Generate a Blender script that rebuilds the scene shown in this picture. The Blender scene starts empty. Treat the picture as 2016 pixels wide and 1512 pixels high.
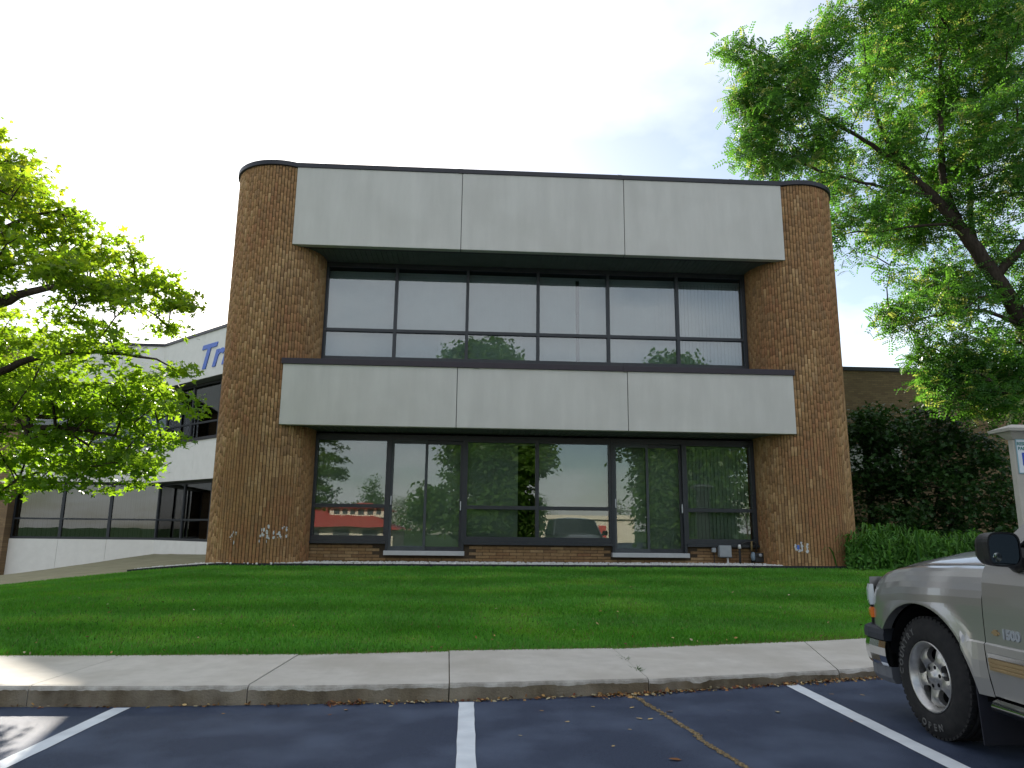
import bpy, bmesh, math, random
import numpy as np
from mathutils import Vector, Matrix, noise as mnoise

random.seed(7)
RNG = np.random.default_rng(11)
SC = bpy.context.scene
COL = SC.collection
PI = math.pi
R = math.radians

# ------------------------------------------------------------------ camera
PITCH, YAW, ROLL, EYE = 0.1986, 0.0569, 0.0113, 1.42
_F = Vector((math.sin(YAW) * math.cos(PITCH), math.cos(YAW) * math.cos(PITCH), math.sin(PITCH)))
_R = Vector((math.cos(YAW), -math.sin(YAW), 0))
_U = _R.cross(_F)
_R2 = _R * math.cos(ROLL) + _U * math.sin(ROLL)
_U2 = -_R * math.sin(ROLL) + _U * math.cos(ROLL)
cd = bpy.data.cameras.new('camera')
cd.sensor_width = 36
cd.lens = 1436.4 / 2016 * 36
cd.clip_end = 3000
cam = bpy.data.objects.new('camera', cd)
COL.objects.link(cam)
cam.matrix_world = Matrix(((_R2.x, _U2.x, -_F.x, 0), (_R2.y, _U2.y, -_F.y, 0), (_R2.z, _U2.z, -_F.z, EYE), (0, 0, 0, 1)))
SC.camera = cam

# ------------------------------------------------------------------ sky, sun, exposure
SUN_AZ, SUN_EL = R(-13.5), R(23.6)          # azimuth measured from +Y towards +X
w = bpy.data.worlds.new('World')
SC.world = w
w.use_nodes = True
nt = w.node_tree
for n in list(nt.nodes):
    nt.nodes.remove(n)
def N(t, tp, **kw):
    n = t.nodes.new(tp)
    for k, v in kw.items():
        setattr(n, k, v)
    return n
out = N(nt, 'ShaderNodeOutputWorld')
bg = N(nt, 'ShaderNodeBackground')
bg.inputs['Strength'].default_value = 0.074
sky = N(nt, 'ShaderNodeTexSky', sky_type='NISHITA')
sky.sun_disc = False
sky.sun_elevation = SUN_EL
sky.sun_rotation = SUN_AZ
sky.air_density = 1.0
sky.dust_density = 0.7
sky.ozone_density = 1.0
# thin broken cloud over the whole dome
tc = N(nt, 'ShaderNodeTexCoord')
sep = N(nt, 'ShaderNodeSeparateXYZ')
nt.links.new(tc.outputs['Generated'], sep.inputs[0])
zc = N(nt, 'ShaderNodeMath', operation='MAXIMUM'); zc.inputs[1].default_value = 0.0
nt.links.new(sep.outputs['Z'], zc.inputs[0])
za = N(nt, 'ShaderNodeMath', operation='ADD'); za.inputs[1].default_value = 0.22
nt.links.new(zc.outputs[0], za.inputs[0])
comb = N(nt, 'ShaderNodeCombineXYZ')
for ax in 'XY':
    dv = N(nt, 'ShaderNodeMath', operation='DIVIDE')
    nt.links.new(sep.outputs[ax], dv.inputs[0]); nt.links.new(za.outputs[0], dv.inputs[1])
    nt.links.new(dv.outputs[0], comb.inputs[ax])
nz = N(nt, 'ShaderNodeTexNoise')
nz.inputs['Scale'].default_value = 0.95
nz.inputs['Detail'].default_value = 7
nz.inputs['Roughness'].default_value = 0.52
off_ = N(nt, 'ShaderNodeVectorMath', operation='ADD')
off_.inputs[1].default_value = (6.8, 3.6, 9.2)
nt.links.new(comb.outputs[0], off_.inputs[0])
nt.links.new(off_.outputs[0], nz.inputs['Vector'])
rmp = N(nt, 'ShaderNodeValToRGB')
rmp.color_ramp.elements[0].position = 0.43
rmp.color_ramp.elements[1].position = 0.66
rmp.color_ramp.elements[0].color = (0.10, 0.10, 0.10, 1)
rmp.color_ramp.elements[1].color = (0.9, 0.9, 0.9, 1)
nt.links.new(nz.outputs['Fac'], rmp.inputs['Fac'])
bw = N(nt, 'ShaderNodeRGBToBW')
nt.links.new(sky.outputs[0], bw.inputs[0])
cl = N(nt, 'ShaderNodeVectorMath', operation='SCALE')
cl.inputs[0].default_value = (0.97, 0.98, 1.0)
cm = N(nt, 'ShaderNodeMath', operation='MULTIPLY_ADD')
cm.inputs[1].default_value = 0.20
cm.inputs[2].default_value = 10.0
nt.links.new(bw.outputs[0], cm.inputs[0])
nt.links.new(cm.outputs[0], cl.inputs['Scale'])
mx = N(nt, 'ShaderNodeMix', data_type='RGBA')
nt.links.new(rmp.outputs[0], mx.inputs['Factor'])
nt.links.new(sky.outputs[0], mx.inputs[6])
nt.links.new(cl.outputs[0], mx.inputs[7])
nt.links.new(mx.outputs[2], bg.inputs['Color'])
nt.links.new(bg.outputs[0], out.inputs[0])

sd = bpy.data.lights.new('sun', 'SUN')
sd.energy = 5.0
sd.angle = R(0.6)
sd.color = (1.0, 0.93, 0.82)
sun = bpy.data.objects.new('sun', sd)
COL.objects.link(sun)
SUNV = Vector((math.sin(SUN_AZ) * math.cos(SUN_EL), math.cos(SUN_AZ) * math.cos(SUN_EL), math.sin(SUN_EL)))
sun.rotation_euler = SUNV.to_track_quat('Z', 'Y').to_euler()
sun.location = SUNV * 60

SC.view_settings.view_transform = 'Standard'
SC.view_settings.look = 'None'
SC.view_settings.gamma = 1
SC.view_settings.use_curve_mapping = False
SC.view_settings.exposure = 1.3
SC.render.engine = 'CYCLES'
SC.cycles.use_denoising = True
SC.cycles.max_bounces = 8
SC.cycles.transparent_max_bounces = 12
SC.cycles.sample_clamp_indirect = 6

# ------------------------------------------------------------------ helpers
def tag(o, label=None, cat=None, group=None, kind=None):
    if label: o['label'] = label
    if cat: o['category'] = cat
    if group: o['group'] = group
    if kind: o['kind'] = kind
    return o

def empty(name, loc, label=None, cat=None, group=None):
    o = bpy.data.objects.new(name, None)
    o.empty_display_size = 0.2
    o.location = loc
    COL.objects.link(o)
    return tag(o, label, cat, group)

def link(o, parent=None):
    """link; geometry is in world coordinates, so undo an empty's own location"""
    COL.objects.link(o)
    if parent is not None:
        o.parent = parent
        if parent.type == 'EMPTY':
            o.matrix_parent_inverse = Matrix.Translation(-Vector(parent.location))
    return o

class MB:
    def __init__(self):
        self.v = []; self.f = []; self.m = []; self.c = []; self.cur = 0; self.col = None
    def add(self, vs, fs, mi=None, col=None):
        b = len(self.v)
        self.v.extend([tuple(p) for p in vs])
        for f in fs:
            self.f.append([i + b for i in f])
            self.m.append(self.cur if mi is None else mi)
            self.c.append(col if col is not None else self.col)
        return self
    def box(self, x0, x1, y0, y1, z0, z1, mi=None, col=None, M=None):
        vs = [(x0, y0, z0), (x1, y0, z0), (x1, y1, z0), (x0, y1, z0), (x0, y0, z1), (x1, y0, z1), (x1, y1, z1), (x0, y1, z1)]
        if M is not None: vs = [M @ Vector(p) for p in vs]
        return self.add(vs, [(0, 3, 2, 1), (4, 5, 6, 7), (0, 1, 5, 4), (1, 2, 6, 5), (2, 3, 7, 6), (3, 0, 4, 7)], mi, col)
    def quad(self, a, b, c, d, mi=None, col=None):
        return self.add([a, b, c, d], [(0, 1, 2, 3)], mi, col)
    def tube(self, pts, rad, n=8, mi=None, caps=True):
        pts = [Vector(p) for p in pts]
        if not hasattr(rad, '__len__'): rad = [rad] * len(pts)
        rings = []; up = Vector((0, 0, 1))
        for i, p in enumerate(pts):
            t = (pts[min(i + 1, len(pts) - 1)] - pts[max(i - 1, 0)])
            t = t.normalized() if t.length > 1e-9 else Vector((0, 0, 1))
            a = t.cross(up)
            if a.length < 0.05: a = t.cross(Vector((1, 0, 0)))
            a.normalize(); b = a.cross(t)
            rings.append([p + a * math.cos(2 * PI * k / n) * rad[i] + b * math.sin(2 * PI * k / n) * rad[i] for k in range(n)])
        vs = [q for r in rings for q in r]
        fs = [(i * n + k, i * n + (k + 1) % n, (i + 1) * n + (k + 1) % n, (i + 1) * n + k) for i in range(len(pts) - 1) for k in range(n)]
        if caps:
            fs.append(tuple(reversed(range(n)))); fs.append(tuple(range((len(pts) - 1) * n, len(pts) * n)))
        return self.add(vs, fs, mi)
    def lathe(self, prof, M, n=32, mi=None):
        """prof: list of (r, h); axis = local z of M"""
        vs = [M @ Vector((r * math.cos(2 * PI * k / n), r * math.sin(2 * PI * k / n), h)) for r, h in prof for k in range(n)]
        fs = [(i * n + k, i * n + (k + 1) % n, (i + 1) * n + (k + 1) % n, (i + 1) * n + k) for i in range(len(prof) - 1) for k in range(n)]
        return self.add(vs, fs, mi)
    def build(self, name, mats, parent=None, smooth=False, bevel=0, **tags):
        me = bpy.data.meshes.new(name)
        me.from_pydata(self.v, [], self.f)
        if not isinstance(mats, (list, tuple)): mats = [mats]
        for m in mats: me.materials.append(m)
        if len(mats) > 1: me.polygons.foreach_set('material_index', self.m)
        if any(c is not None for c in self.c):
            at = me.color_attributes.new('col', 'FLOAT_COLOR', 'CORNER')
            arr = np.ones((len(me.loops), 4), dtype=np.float32); k = 0
            for f, c in zip(self.f, self.c):
                arr[k:k + len(f), :3] = c if c is not None else (1, 1, 1); k += len(f)
            at.data.foreach_set('color', arr.ravel())
        if smooth: me.polygons.foreach_set('use_smooth', [True] * len(me.polygons))
        me.update()
        o = bpy.data.objects.new(name, me)
        link(o, parent)
        if bevel:
            b = o.modifiers.new('bevel', 'BEVEL'); b.width = bevel; b.segments = 2; b.limit_method = 'ANGLE'; b.angle_limit = R(40)
        return tag(o, **tags)

def np_mesh(name, V, F, mats, cols=None, parent=None, smooth=False, **tags):
    """V (n,3), F (m,k) numpy; cols (m,3) per face"""
    me = bpy.data.meshes.new(name)
    m, k = F.shape
    me.vertices.add(len(V)); me.vertices.foreach_set('co', V.astype(np.float32).ravel())
    me.loops.add(m * k); me.loops.foreach_set('vertex_index', F.astype(np.int32).ravel())
    me.polygons.add(m); me.polygons.foreach_set('loop_start', np.arange(0, m * k, k, dtype=np.int32))
    if smooth: me.polygons.foreach_set('use_smooth', np.ones(m, dtype=bool))
    if cols is not None:
        at = me.color_attributes.new('col', 'FLOAT_COLOR', 'CORNER')
        arr = np.ones((m, k, 4), dtype=np.float32); arr[:, :, :3] = cols[:, None, :]
        at.data.foreach_set('color', arr.ravel())
    me.update(calc_edges=True)
    for x in (mats if isinstance(mats, (list, tuple)) else [mats]): me.materials.append(x)
    o = bpy.data.objects.new(name, me)
    link(o, parent)
    return tag(o, **tags)

def grid(mb, fn, nu, nv, mi=None):
    vs = [fn(i / nu, j / nv) for i in range(nu + 1) for j in range(nv + 1)]
    fs = [(i * (nv + 1) + j, (i + 1) * (nv + 1) + j, (i + 1) * (nv + 1) + j + 1, i * (nv + 1) + j + 1) for i in range(nu) for j in range(nv)]
    return mb.add(vs, fs, mi)

def lerp(a, b, t): return a + (b - a) * t
def sst(t): t = max(0, min(1, t)); return t * t * (3 - 2 * t)

# ------------------------------------------------------------------ materials
def mat(name, c1, c2=None, rough=0.7, spec=0.3, metal=0.0, scale=6.0, detail=5, bump=0.0, bscale=40.0, stretch=None,
        attr=False, coat=0.0, big=None, bigscale=0.6, bigamt=0.5, emit=None):
    m = bpy.data.materials.new(name); m.use_nodes = True
    t = m.node_tree
    p = t.nodes['Principled BSDF']
    p.inputs['Roughness'].default_value = rough
    p.inputs['Specular IOR Level'].default_value = spec
    p.inputs['Metallic'].default_value = metal
    if coat:
        p.inputs['Coat Weight'].default_value = coat; p.inputs['Coat Roughness'].default_value = 0.06
    c1 = (*c1, 1); c2 = (*(c2 or c1[:3]), 1)
    geo = N(t, 'ShaderNodeNewGeometry')
    vec = geo.outputs['Position']
    if stretch:
        mp = N(t, 'ShaderNodeMapping'); mp.inputs['Scale'].default_value = stretch
        t.links.new(vec, mp.inputs['Vector']); vec = mp.outputs[0]
    n1 = N(t, 'ShaderNodeTexNoise'); n1.inputs['Scale'].default_value = scale; n1.inputs['Detail'].default_value = detail
    n1.inputs['Roughness'].default_value = 0.6
    t.links.new(vec, n1.inputs['Vector'])
    rp = N(t, 'ShaderNodeValToRGB')
    rp.color_ramp.elements[0].position = 0.32; rp.color_ramp.elements[1].position = 0.68
    rp.color_ramp.elements[0].color = c1; rp.color_ramp.elements[1].color = c2
    t.links.new(n1.outputs['Fac'], rp.inputs['Fac'])
    col = rp.outputs[0]
    if big:
        n2 = N(t, 'ShaderNodeTexNoise'); n2.inputs['Scale'].default_value = bigscale; n2.inputs['Detail'].default_value = 6
        t.links.new(geo.outputs['Position'], n2.inputs['Vector'])
        r2 = N(t, 'ShaderNodeValToRGB'); r2.color_ramp.elements[0].position = 0.43; r2.color_ramp.elements[1].position = 0.66
        r2.color_ramp.elements[0].color = (0, 0, 0, 1); r2.color_ramp.elements[1].color = (bigamt,) * 3 + (1,)
        t.links.new(n2.outputs['Fac'], r2.inputs['Fac'])
        mxx = N(t, 'ShaderNodeMix', data_type='RGBA'); mxx.inputs[7].default_value = (*big, 1)
        t.links.new(r2.outputs[0], mxx.inputs['Factor']); t.links.new(col, mxx.inputs[6]); col = mxx.outputs[2]
    if attr:
        a = N(t, 'ShaderNodeAttribute', attribute_name='col')
        ml = N(t, 'ShaderNodeMix', data_type='RGBA', blend_type='MULTIPLY'); ml.inputs['Factor'].default_value = 1
        t.links.new(a.outputs['Color'], ml.inputs[6]); t.links.new(col, ml.inputs[7]); col = ml.outputs[2]
    t.links.new(col, p.inputs['Base Color'])
    if bump:
        nb = N(t, 'ShaderNodeTexNoise'); nb.inputs['Scale'].default_value = bscale; nb.inputs['Detail'].default_value = 4
        t.links.new(geo.outputs['Position'], nb.inputs['Vector'])
        b = N(t, 'ShaderNodeBump'); b.inputs['Strength'].default_value = bump; b.inputs['Distance'].default_value = 0.02
        t.links.new(nb.outputs['Fac'], b.inputs['Height']); t.links.new(b.outputs[0], p.inputs['Normal'])
    if emit:
        p.inputs['Emission Color'].default_value = (*emit[0], 1); p.inputs['Emission Strength'].default_value = emit[1]
    return m

def leaf_mat(name, trans=0.45, rough=0.45, tint=(1.25, 1.2, 0.55)):
    m = bpy.data.materials.new(name); m.use_nodes = True
    t = m.node_tree; p = t.nodes['Principled BSDF']; o = t.nodes['Material Output']
    a = N(t, 'ShaderNodeAttribute', attribute_name='col')
    t.links.new(a.outputs['Color'], p.inputs['Base Color'])
    p.inputs['Roughness'].default_value = rough
    p.inputs['Specular IOR Level'].default_value = 0.35
    tr = N(t, 'ShaderNodeBsdfTranslucent')
    ml = N(t, 'ShaderNodeMix', data_type='RGBA', blend_type='MULTIPLY'); ml.inputs['Factor'].default_value = 1
    ml.inputs[7].default_value = (*tint, 1)
    t.links.new(a.outputs['Color'], ml.inputs[6]); t.links.new(ml.outputs[2], tr.inputs['Color'])
    ms = N(t, 'ShaderNodeMixShader'); ms.inputs[0].default_value = trans
    t.links.new(p.outputs[0], ms.inputs[1]); t.links.new(tr.outputs[0], ms.inputs[2]); t.links.new(ms.outputs[0], o.inputs[0])
    return m

def glass_mat(name, base=0.24, tint=(0.42, 0.47, 0.45), rough=0.005, wob=0.0):
    m = bpy.data.materials.new(name); m.use_nodes = True
    t = m.node_tree; t.nodes.remove(t.nodes['Principled BSDF']); o = t.nodes['Material Output']
    tr = N(t, 'ShaderNodeBsdfTransparent'); tr.inputs[0].default_value = (*tint, 1)
    g = N(t, 'ShaderNodeBsdfGlossy'); g.inputs['Roughness'].default_value = rough; g.inputs[0].default_value = (0.95, 0.97, 1.0, 1)
    fr = N(t, 'ShaderNodeFresnel'); fr.inputs['IOR'].default_value = 1.5
    ma = N(t, 'ShaderNodeMath', operation='MULTIPLY_ADD', use_clamp=True); ma.inputs[1].default_value = 1 - base; ma.inputs[2].default_value = base
    t.links.new(fr.outputs[0], ma.inputs[0])
    if wob:
        geo = N(t, 'ShaderNodeNewGeometry')
        nb = N(t, 'ShaderNodeTexNoise'); nb.inputs['Scale'].default_value = 1.1; nb.inputs['Detail'].default_value = 1
        t.links.new(geo.outputs['Position'], nb.inputs['Vector'])
        b = N(t, 'ShaderNodeBump'); b.inputs['Strength'].default_value = wob; b.inputs['Distance'].default_value = 0.02
        t.links.new(nb.outputs['Fac'], b.inputs['Height']); t.links.new(b.outputs[0], g.inputs['Normal'])
    ms = N(t, 'ShaderNodeMixShader')
    t.links.new(ma.outputs[0], ms.inputs[0]); t.links.new(tr.outputs[0], ms.inputs[1]); t.links.new(g.outputs[0], ms.inputs[2])
    t.links.new(ms.outputs[0], o.inputs[0])
    return m

def brick_tex_mat(name, c1, c2, mortar, scale=1.0, axis='XZ'):
    m = bpy.data.materials.new(name); m.use_nodes = True
    t = m.node_tree; p = t.nodes['Principled BSDF']; p.inputs['Roughness'].default_value = 0.85; p.inputs['Specular IOR Level'].default_value = 0.15
    geo = N(t, 'ShaderNodeNewGeometry'); s = N(t, 'ShaderNodeSeparateXYZ'); c = N(t, 'ShaderNodeCombineXYZ')
    t.links.new(geo.outputs['Position'], s.inputs[0])
    t.links.new(s.outputs[axis[0]], c.inputs[0]); t.links.new(s.outputs[axis[1]], c.inputs[1])
    b = N(t, 'ShaderNodeTexBrick')
    b.inputs['Scale'].default_value = scale
    b.inputs['Brick Width'].default_value = 0.213; b.inputs['Row Height'].default_value = 0.067; b.inputs['Mortar Size'].default_value = 0.006
    b.inputs['Color1'].default_value = (*c1, 1); b.inputs['Color2'].default_value = (*c2, 1); b.inputs['Mortar'].default_value = (*mortar, 1)
    t.links.new(c.outputs[0], b.inputs['Vector'])
    n2 = N(t, 'ShaderNodeTexNoise'); n2.inputs['Scale'].default_value = 0.9; n2.inputs['Detail'].default_value = 5
    t.links.new(geo.outputs['Position'], n2.inputs['Vector'])
    mm = N(t, 'ShaderNodeMix', data_type='RGBA', blend_type='MULTIPLY'); mm.inputs['Factor'].default_value = 0.55
    t.links.new(b.outputs['Color'], mm.inputs[6]); t.links.new(n2.outputs['Color'], mm.inputs[7])
    t.links.new(b.outputs['Color'], p.inputs['Base Color'])
    bp = N(t, 'ShaderNodeBump'); bp.inputs['Strength'].default_value = 0.4; bp.inputs['Distance'].default_value = 0.006; bp.invert = True
    t.links.new(b.outputs['Fac'], bp.inputs['Height']); t.links.new(bp.outputs[0], p.inputs['Normal'])
    return m

M = {}
M['asphalt'] = mat('sealed_asphalt', (0.012, 0.020, 0.046), (0.042, 0.060, 0.108), 0.62, 0.32, scale=120, detail=6, bump=0.5, bscale=220,
                   big=(0.068, 0.090, 0.145), bigscale=1.5, bigamt=0.8)
M['paint'] = mat('white_road_paint', (0.60, 0.64, 0.68), (0.70, 0.73, 0.76), 0.7, 0.25, scale=14, detail=8, bump=0.2, bscale=160, big=(0.20, 0.22, 0.26), bigscale=7, bigamt=0.22)
M['concrete'] = mat('sidewalk_concrete', (0.485, 0.455, 0.405), (0.57, 0.535, 0.48), 0.85, 0.2, scale=5, detail=9, bump=0.25, bscale=120, attr=True, big=(0.42, 0.385, 0.33), bigscale=1.3, bigamt=0.7)
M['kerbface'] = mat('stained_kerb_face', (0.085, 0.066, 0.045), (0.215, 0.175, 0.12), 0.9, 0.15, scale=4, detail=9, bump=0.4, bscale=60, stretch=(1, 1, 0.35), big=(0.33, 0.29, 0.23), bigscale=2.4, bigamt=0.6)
M['arris'] = mat('worn_kerb_arris', (0.20, 0.18, 0.15), (0.46, 0.44, 0.40), 0.9, 0.15, scale=5, detail=10, bump=0.4, bscale=70)
M['panel'] = mat('precast_panel', (0.535, 0.515, 0.478), (0.605, 0.583, 0.542), 0.9, 0.15, scale=3.2, detail=9, bump=0.15, bscale=150, stretch=(1, 1, 0.16), big=(0.49, 0.47, 0.43), bigscale=1.2, bigamt=0.4)
M['wingpanel'] = mat('pale_wing_panel', (0.72, 0.70, 0.66), (0.78, 0.76, 0.72), 0.9, 0.15, scale=3, detail=8)
M['cap'] = mat('dark_bronze_metal', (0.018, 0.018, 0.024), (0.026, 0.025, 0.032), 0.45, 0.4, scale=3)
M['ledge'] = mat('plum_bronze_flashing', (0.022, 0.016, 0.024), (0.032, 0.022, 0.032), 0.45, 0.4, scale=3)
M['frame'] = mat('dark_window_frame', (0.022, 0.025, 0.032), (0.030, 0.033, 0.040), 0.4, 0.4)
M['sash'] = mat('weathered_sash', (0.045, 0.052, 0.058), (0.06, 0.068, 0.075), 0.5, 0.4)
M['alu'] = mat('aluminium_threshold', (0.42, 0.43, 0.45), (0.5, 0.5, 0.52), 0.45, 0.5, metal=0.4)
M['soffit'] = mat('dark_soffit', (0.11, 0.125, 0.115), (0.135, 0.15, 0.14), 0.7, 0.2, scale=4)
M['glass'] = glass_mat('tinted_glass', 0.045, (0.64, 0.69, 0.65), wob=0.05)
M['glassup'] = glass_mat('upper_glass', 0.05, (0.68, 0.73, 0.74), wob=0.05)
M['wingglass'] = glass_mat('wing_glass', 0.05, (0.33, 0.37, 0.37), wob=0.05)
M['blind'] = mat('vertical_blind_vane', (0.66, 0.66, 0.63), (0.74, 0.74, 0.71), 0.8, 0.1, scale=2)
M['room'] = mat('dim_interior', (0.10, 0.10, 0.09), (0.12, 0.115, 0.105), 0.9, 0.1)
M['brick'] = mat('brick_face', (0.78, 0.78, 0.78), (1.1, 1.1, 1.1), 0.85, 0.15, scale=16, detail=6, bump=0.3, bscale=90, attr=True)
M['mortar'] = mat('brown_mortar', (0.055, 0.040, 0.028), (0.085, 0.064, 0.045), 0.95, 0.05, scale=9)
M['brickwall'] = brick_tex_mat('brick_wall', (0.21, 0.135, 0.080), (0.28, 0.19, 0.105), (0.16, 0.125, 0.085))
M['brickside'] = brick_tex_mat('brick_side_wall', (0.21, 0.135, 0.080), (0.28, 0.19, 0.105), (0.16, 0.125, 0.085), axis='YZ')
M['roof'] = mat('flat_roof', (0.12, 0.12, 0.12), (0.16, 0.16, 0.155), 0.9)
M['soil'] = mat('lawn_soil', (0.020, 0.085, 0.008), (0.032, 0.115, 0.012), 0.95, 0.05, scale=14)
M['grass'] = leaf_mat('grass_blade', 0.30, 0.55, (1.2, 1.2, 0.5))
M['leaf'] = leaf_mat('leaf_green', 0.66, 0.42, (2.0, 1.95, 0.55))
M['leaf2'] = leaf_mat('leaf_locust', 0.52, 0.40, (1.6, 1.7, 0.6))
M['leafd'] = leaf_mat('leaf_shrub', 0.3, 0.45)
M['bark'] = mat('grey_brown_bark', (0.035, 0.026, 0.020), (0.075, 0.058, 0.045), 0.95, 0.1, scale=18, stretch=(1, 1, 0.25), bump=0.8, bscale=40)
M['bank'] = mat('bare_earth_bank', (0.22, 0.205, 0.13), (0.29, 0.275, 0.18), 0.95, 0.1, scale=1.5, detail=9, bump=0.3, bscale=60)
M['ground'] = mat('far_ground', (0.03, 0.07, 0.02), (0.06, 0.10, 0.035), 0.95, 0.1, scale=0.2)
M['pebble'] = mat('pale_pebble', (0.42, 0.40, 0.38), (0.75, 0.74, 0.72), 0.8, 0.2, scale=30)
M['edging'] = mat('black_plastic_edging', (0.012, 0.013, 0.018), (0.02, 0.02, 0.026), 0.5, 0.3)
M['deadleaf'] = mat('dead_leaf', (0.8, 0.8, 0.8), (1.15, 1.15, 1.15), 0.7, 0.2, scale=30, attr=True)

# ------------------------------------------------------------------ terrain lines
KX = [-40, -14, -8, -3.87, -2.82, -1.5, 0.02, 1.64, 3.03, 4.03, 6.0, 9.0, 14.0, 40.0]
KY = [6.95, 6.9, 6.82, 6.70, 6.62, 6.60, 6.61, 6.78, 7.08, 7.32, 7.85, 8.7, 10.1, 17.0]
BX = [-40, -14, -8, -4.68, -1.71, -0.17, 1.64, 4.84, 7.0, 10.0, 15.0, 40.0]
BY = [8.15, 8.12, 8.08, 8.03, 7.98, 8.10, 8.28, 9.06, 9.65, 10.5, 11.95, 19.0]
def kerb_y(x): return float(np.interp(x, KX, KY))
def back_y(x): return float(np.interp(x, BX, BY))
def lot_z(x): return 0.015 * np.clip(x, -14, 14)
def top_z(x): return float(np.interp(x, [-14, -3.9, -0.1, 3.6, 9, 14], [0.02, 0.105, 0.145, 0.15, 0.22, 0.29]))
ZBX = [-24, -14, -9.2, -7.8, -6.3, -5.0, 8.0, 14.0, 30]
ZBZ = [-0.6, -0.15, 0.25, 0.42, 0.58, 0.685, 0.73, 0.8, 0.9]
def lawn_z(x, y):
    x = np.asarray(x, float); y = np.asarray(y, float)
    yb = np.interp(x, BX, BY)
    z0 = np.interp(x, [-14, -3.9, -0.1, 3.6, 9, 14], [0.04, 0.13, 0.17, 0.18, 0.25, 0.31])
    t = np.clip((y - yb) / (15.25 - yb), 0, 1)
    return z0 + (np.interp(x, ZBX, ZBZ) - z0) * (t * 1.18 - 0.18 * t * t) + 0.012 * np.sin(x * 1.3 + y) * t * (1 - t) * 4

# far ground, car park
mb = MB(); mb.quad((-900, -900, -0.9), (900, -900, -0.9), (900, 900, -0.9), (-900, 900, -0.9))
mb.build('ground', M['ground'], kind='structure')
mb = MB()
xs = sorted(set(list(np.linspace(-40, 40, 81)) + KX))
for a, b in zip(xs[:-1], xs[1:]):
    for f0, f1 in ((0.0, 0.12), (0.12, 1.0)):
        def pt(x, f): y1 = kerb_y(x) + 0.05; return (x, y1 + (-34 - y1) * f, lot_z(x))
        mb.quad(pt(a, f1), pt(b, f1), pt(b, f0), pt(a, f0))
mb.build('car_park', M['asphalt'], kind='structure')

# parking stripes (painted, slightly uneven edges)
def stripe(x0, y0, x1, y1, wd, seed):
    mb = MB(); n = 40; rr = random.Random(seed)
    L = []; Rr = []
    for i in range(n + 1):
        t = i / n; x = lerp(x0, x1, t); y = lerp(y0, y1, t)
        e1 = wd / 2 + rr.uniform(-.003, .003); e2 = wd / 2 + rr.uniform(-.003, .003)
        L.append((x - e1, y, lot_z(x - e1) + 0.004)); Rr.append((x + e2, y, lot_z(x + e2) + 0.004))
    for i in range(n): mb.quad(L[i + 1], Rr[i + 1], Rr[i], L[i])
    return mb.build('parking_stripe', M['paint'], kind='structure')
stripe(-2.80, 6.57, -3.02, 0.8, 0.135, 1)
stripe(0.02, 6.56, 0.02, 0.8, 0.125, 2)
stripe(3.03, 7.03, 2.93, 0.8, 0.13, 3)
stripe(-5.75, 6.70, -6.0, 0.8, 0.13, 4)
stripe(5.95, 7.7, 5.85, 0.8, 0.13, 5)

# ------------------------------------------------------------------ sidewalk of separate slabs
sw = empty('sidewalk', (0, 7.3, 0.1)); tag(sw, kind='structure')
JF = [-13.9, -12.2, -10.5, -8.8, -7.05, -5.35, -3.62, -1.81, -0.13, 1.63, 3.59, 5.2, 7.0, 8.8, 10.6]
JB = [-14.1, -12.5, -10.9, -9.3, -7.8, -6.1, -3.45, -1.70, -0.17, 1.60, 4.00, 5.7, 7.6, 9.5, 11.4]
for k in range(len(JF) - 1):
    mb = MB(); nu = 60; rr = random.Random(k); mb.col = tuple([rr.uniform(.88, 1.04)] * 3)
    g = 0.005
    dz = rr.uniform(-.004, .004)
    sec = []
    for i in range(nu + 1):
        t = i / nu
        xf = lerp(JF[k] + g, JF[k + 1] - g, t); xb = lerp(JB[k] + g, JB[k + 1] - g, t)
        yf = kerb_y(xf); yb = back_y(xb); z = top_z(xf) + dz
        ch = max(0, mnoise.noise(Vector((xf * 5, k, 0.3)))) * 0.030 + max(0, mnoise.noise(Vector((xf * 19, k, 5.3)))) * 0.014 + rr.uniform(0, .004)
        row = [(xf, yf - 0.008, lot_z(xf) - 0.12), (xf, yf - 0.004, z - 0.030 - ch), (xf, yf + 0.004 + ch * .3, z - 0.014 - ch * .7),
               (xf, yf + 0.022 + ch * .7, z - 0.004 - ch * .25), (xf, yf + 0.05 + ch, z)]
        for s in (0.12, 0.35, 0.6, 0.85, 1.0):
            row.append((lerp(xf, xb, s), lerp(yf + .05, yb, s), z + 0.03 * s + rr.uniform(-.0008, .0008)))
        row.append((xb, yb + 0.002, z - 0.15))
        sec.append(row)
    m = len(sec[0])
    for i in range(nu):
        for j in range(m - 1):
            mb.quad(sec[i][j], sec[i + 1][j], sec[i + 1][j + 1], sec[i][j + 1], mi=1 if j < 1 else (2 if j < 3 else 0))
    mb.add(sec[0], [tuple(range(m))], 0); mb.add(sec[nu], [tuple(reversed(range(m)))], 0)
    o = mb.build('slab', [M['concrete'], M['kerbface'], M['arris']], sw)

# bed under the slabs so the joints are dark earth, not gaps
mb = MB()
for a, b in zip(xs[:-1], xs[1:]):
    if a < -14 or b > 12: continue
    mb.quad((a, kerb_y(a) + .03, top_z(a) - .03), (b, kerb_y(b) + .03, top_z(b) - .03), (b, back_y(b), top_z(b) - .02), (a, back_y(a), top_z(a) - .02))
mb.build('joint_earth', M['kerbface'], sw)

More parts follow.
